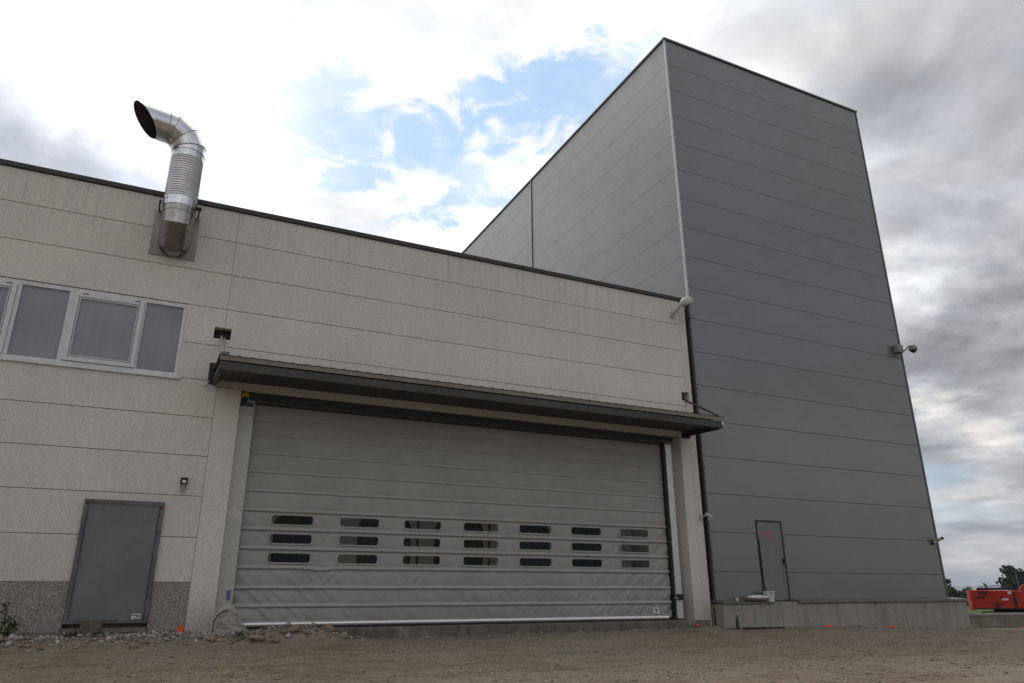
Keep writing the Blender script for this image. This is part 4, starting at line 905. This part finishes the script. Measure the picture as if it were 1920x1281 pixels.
eb(MB().box(1.86, 2.18, -.016, -.001, 1.46, 1.56), 'emblem_band', M_LABEL, None, 0)
eb(MB().box(2.22, 2.40, -.02, -.001, 1.78, 1.93), 'white_label', M_LABEL, None, 0)
cab = eb(MB().box(2.95, 3.03, 1.4, 2.75, 1.6, 2.95).box(4.25, 4.33, 1.4, 2.75, 1.6, 2.85).box(2.95, 4.33, 1.4, 2.75, 2.85, 2.95).box(2.95, 4.33, 1.4, 2.75, 1.5, 1.95), 'cab', M_EXD)
eb(MB().box(3.04, 4.24, 1.42, 1.44, 1.96, 2.84), 'cab_window', M_EXG, cab, 0); eb(MB().box(3.04, 4.24, 2.70, 2.72, 1.96, 2.84), 'cab_window', M_EXG, cab, 0)
eb(MB().prism([(2.62, 1.6), (3.9, 1.6), (4.3, 2.1), (3.6, 2.45), (3.0, 2.2)], .5, 1.2), 'boom_foot', M_EXO, None, .04)
eb(MB().prism([(3.4, 1.9), (3.7, 1.6), (6.3, 3.9), (9.0, 3.2), (9.1, 3.5), (6.2, 4.45)], .7, 1.1), 'boom', M_EXO, None, .03)
eb(MB().prism([(8.7, 3.6), (9.2, 3.7), (9.0, 1.2), (8.7, 1.1)], .72, 1.08), 'dipper_arm', M_EXO, None, .03); eb(MB().prism([(8.4, .2), (9.3, .3), (9.2, 1.3), (8.6, 1.2)], .4, 1.4), 'bucket', M_EXD, None, .03)
eb(MB().box(1.3, 3.0, .6, 2.2, .55, 1.0), 'slew_ring', M_EXD)
for k in range(7): eb(MB().box(.62, 1.16, -.022, -.001, 1.74+.03*k, 1.752+.03*k), 'louvre', M_EXD, None, 0)
for k in range(5): eb(MB().box(1.40, 1.72, -.022, -.001, 1.10+.05*k, 1.118+.05*k), 'louvre', M_EXD, None, 0)
eb(MB().tube([(.7, .12, 2.0), (.7, .12, 2.18), (1.9, .12, 2.20), (1.9, .12, 2.0)], .016, 6), 'hand_rail', M_EXD, None, 0)
eb(MB().box(2.46, 2.60, -.03, .02, 1.02, 1.9), 'cable_guard', M_EXD, None, .01); eb(MB().tube([(1.5, -.03, 1.86), (1.62, -.03, 1.86)], .018, 6), 'door_latch', M_EXD, None, 0); eb(MB().box(.28, 3.0, -.02, -.001, 1.0, 1.07), 'lower_skirt', M_EXD, None, 0)
for yy in (-.05, 2.35):
    tr = []
    for k in range(28):
        a_ = 2*PI*k/28; cx_ = 3.9 if math.cos(a_) > 0 else .8; tr.append((cx_+.42*math.cos(a_), .45+.42*math.sin(a_)))
    trk = eb(MB().prism(tr, yy, yy+.5), 'track', M_EXD, None, .01)
    for k in range(7): eb(MB().tube([(.85+.5*k, yy-.03, .28), (.85+.5*k, yy+.02, .28)], .14, 14), 'roller', M_EXD, trk, 0)
for o in bpy.data.objects:
    if o.parent and o.parent.name in ('cab', 'track', 'track.001'): o.location = (0, 0, 0)

# ------------------------------------------------------------------ trees beyond the yard
def tree(loc, h, wdt, lab, m, seed, trunk_h=.25, n=1500):
    random.seed(seed); loc = Vector(loc); t_ = thing('tree', lab, 'tree', loc, 'trees on the horizon')
    tb = MB().tube([loc, loc+Vector((.1, 0, h*.35)), loc+Vector((0, .1, h*.7))], .2, 8, True, [h*.035, h*.022, h*.008])
    lobes = []
    for k in range(9):
        a_ = random.uniform(0, 6.28); rr = random.uniform(.1, .36)*wdt; c_ = loc+Vector((math.cos(a_)*rr, math.sin(a_)*rr, h*random.uniform(trunk_h+.12, .86))); lobes.append((c_, random.uniform(.16, .30)*wdt))
        tb.tube([loc+Vector((0, 0, h*.3)), c_], .1, 5, True, [h*.012, h*.005])
    tb.build('trunk', M_BARK, t_)
    def pos():
        c_, r = random.choice(lobes); d = Vector((random.gauss(0, 1), random.gauss(0, 1), random.gauss(0, 1))).normalized()*r*random.random()**.45; d.z *= .8; return c_+d
    leaf_obj('crown', leaves(n, pos, h*.075, .1, .42), m, t_)
tree((129.6, 62.2, -1.2), 7.0, 4.2, 'dark round tree rising just behind the excavator cab', M_LEAF, 3)
tree((131.9, 60.8, -1.2), 5.2, 6.0, 'dark tree behind the excavator cab, half hidden', M_LEAF, 5)
tree((120.0, 67.6, -1.2), 4.9, 3.4, 'small dark tree right against the tower edge', M_LEAF, 8)
tree((122.0, 66.5, -1.2), 3.0, 2.6, 'low olive bush left of the excavator', M_LEAFO, 11, .05)
tree((120.9, 66.8, -1.2), 2.0, 2.4, 'lowest dark bush between tower and excavator', M_LEAF, 12, .05)
tree((123.3, 66.6, -1.2), 3.4, 2.6, 'brownish bush just above the excavator tail', M_LEAFO, 14, .05)

# ------------------------------------------------------------------ inside the hall: a railway carriage behind the door windows
cr_ = thing('railway_carriage', 'pale railway carriage with rounded dark windows standing behind the roll-up door', 'carriage', (6, 3.2, .43))
MB().box(.2, 12.9, 3.0, 5.8, .75, 3.9).build('carriage_body', M_CARR, cr_, .08)
def rrect(x0, x1, z0, z1, r, n=6):
    out = []
    for cx_, cz_, a0 in ((x1-r, z1-r, 0), (x0+r, z1-r, PI/2), (x0+r, z0+r, PI), (x1-r, z0+r, 1.5*PI)): out += [(cx_+r*math.cos(a0+PI/2*k/n), cz_+r*math.sin(a0+PI/2*k/n)) for k in range(n+1)]
    return out
x = .7
while x < 12.2:
    fr = MB().prism(rrect(x-.04, x+1.34, 1.62, 2.84, .22), 2.985, 2.998).build('window_rubber', M_BLACK, cr_); MB().prism(rrect(x, x+1.30, 1.66, 2.80, .2), 2.975, 2.984).build('carriage_window', M_CARW, cr_)
    bx('door_gap', x+1.50, x+1.545, 2.97, 2.999, .8, 3.6, M_BLACK, cr_); x += 2.02
bx('bogie', 1.5, 4, 3.4, 5.4, .44, .749, M_EXD, cr_); bx('bogie', 9, 11.5, 3.4, 5.4, .44, .749, M_EXD, cr_)

# shade curved metal smoothly but keep crisp rims
for o in bpy.data.objects:
    if o.type == 'MESH' and o.parent == du:
        o.data.polygons.foreach_set('use_smooth', [True]*len(o.data.polygons))
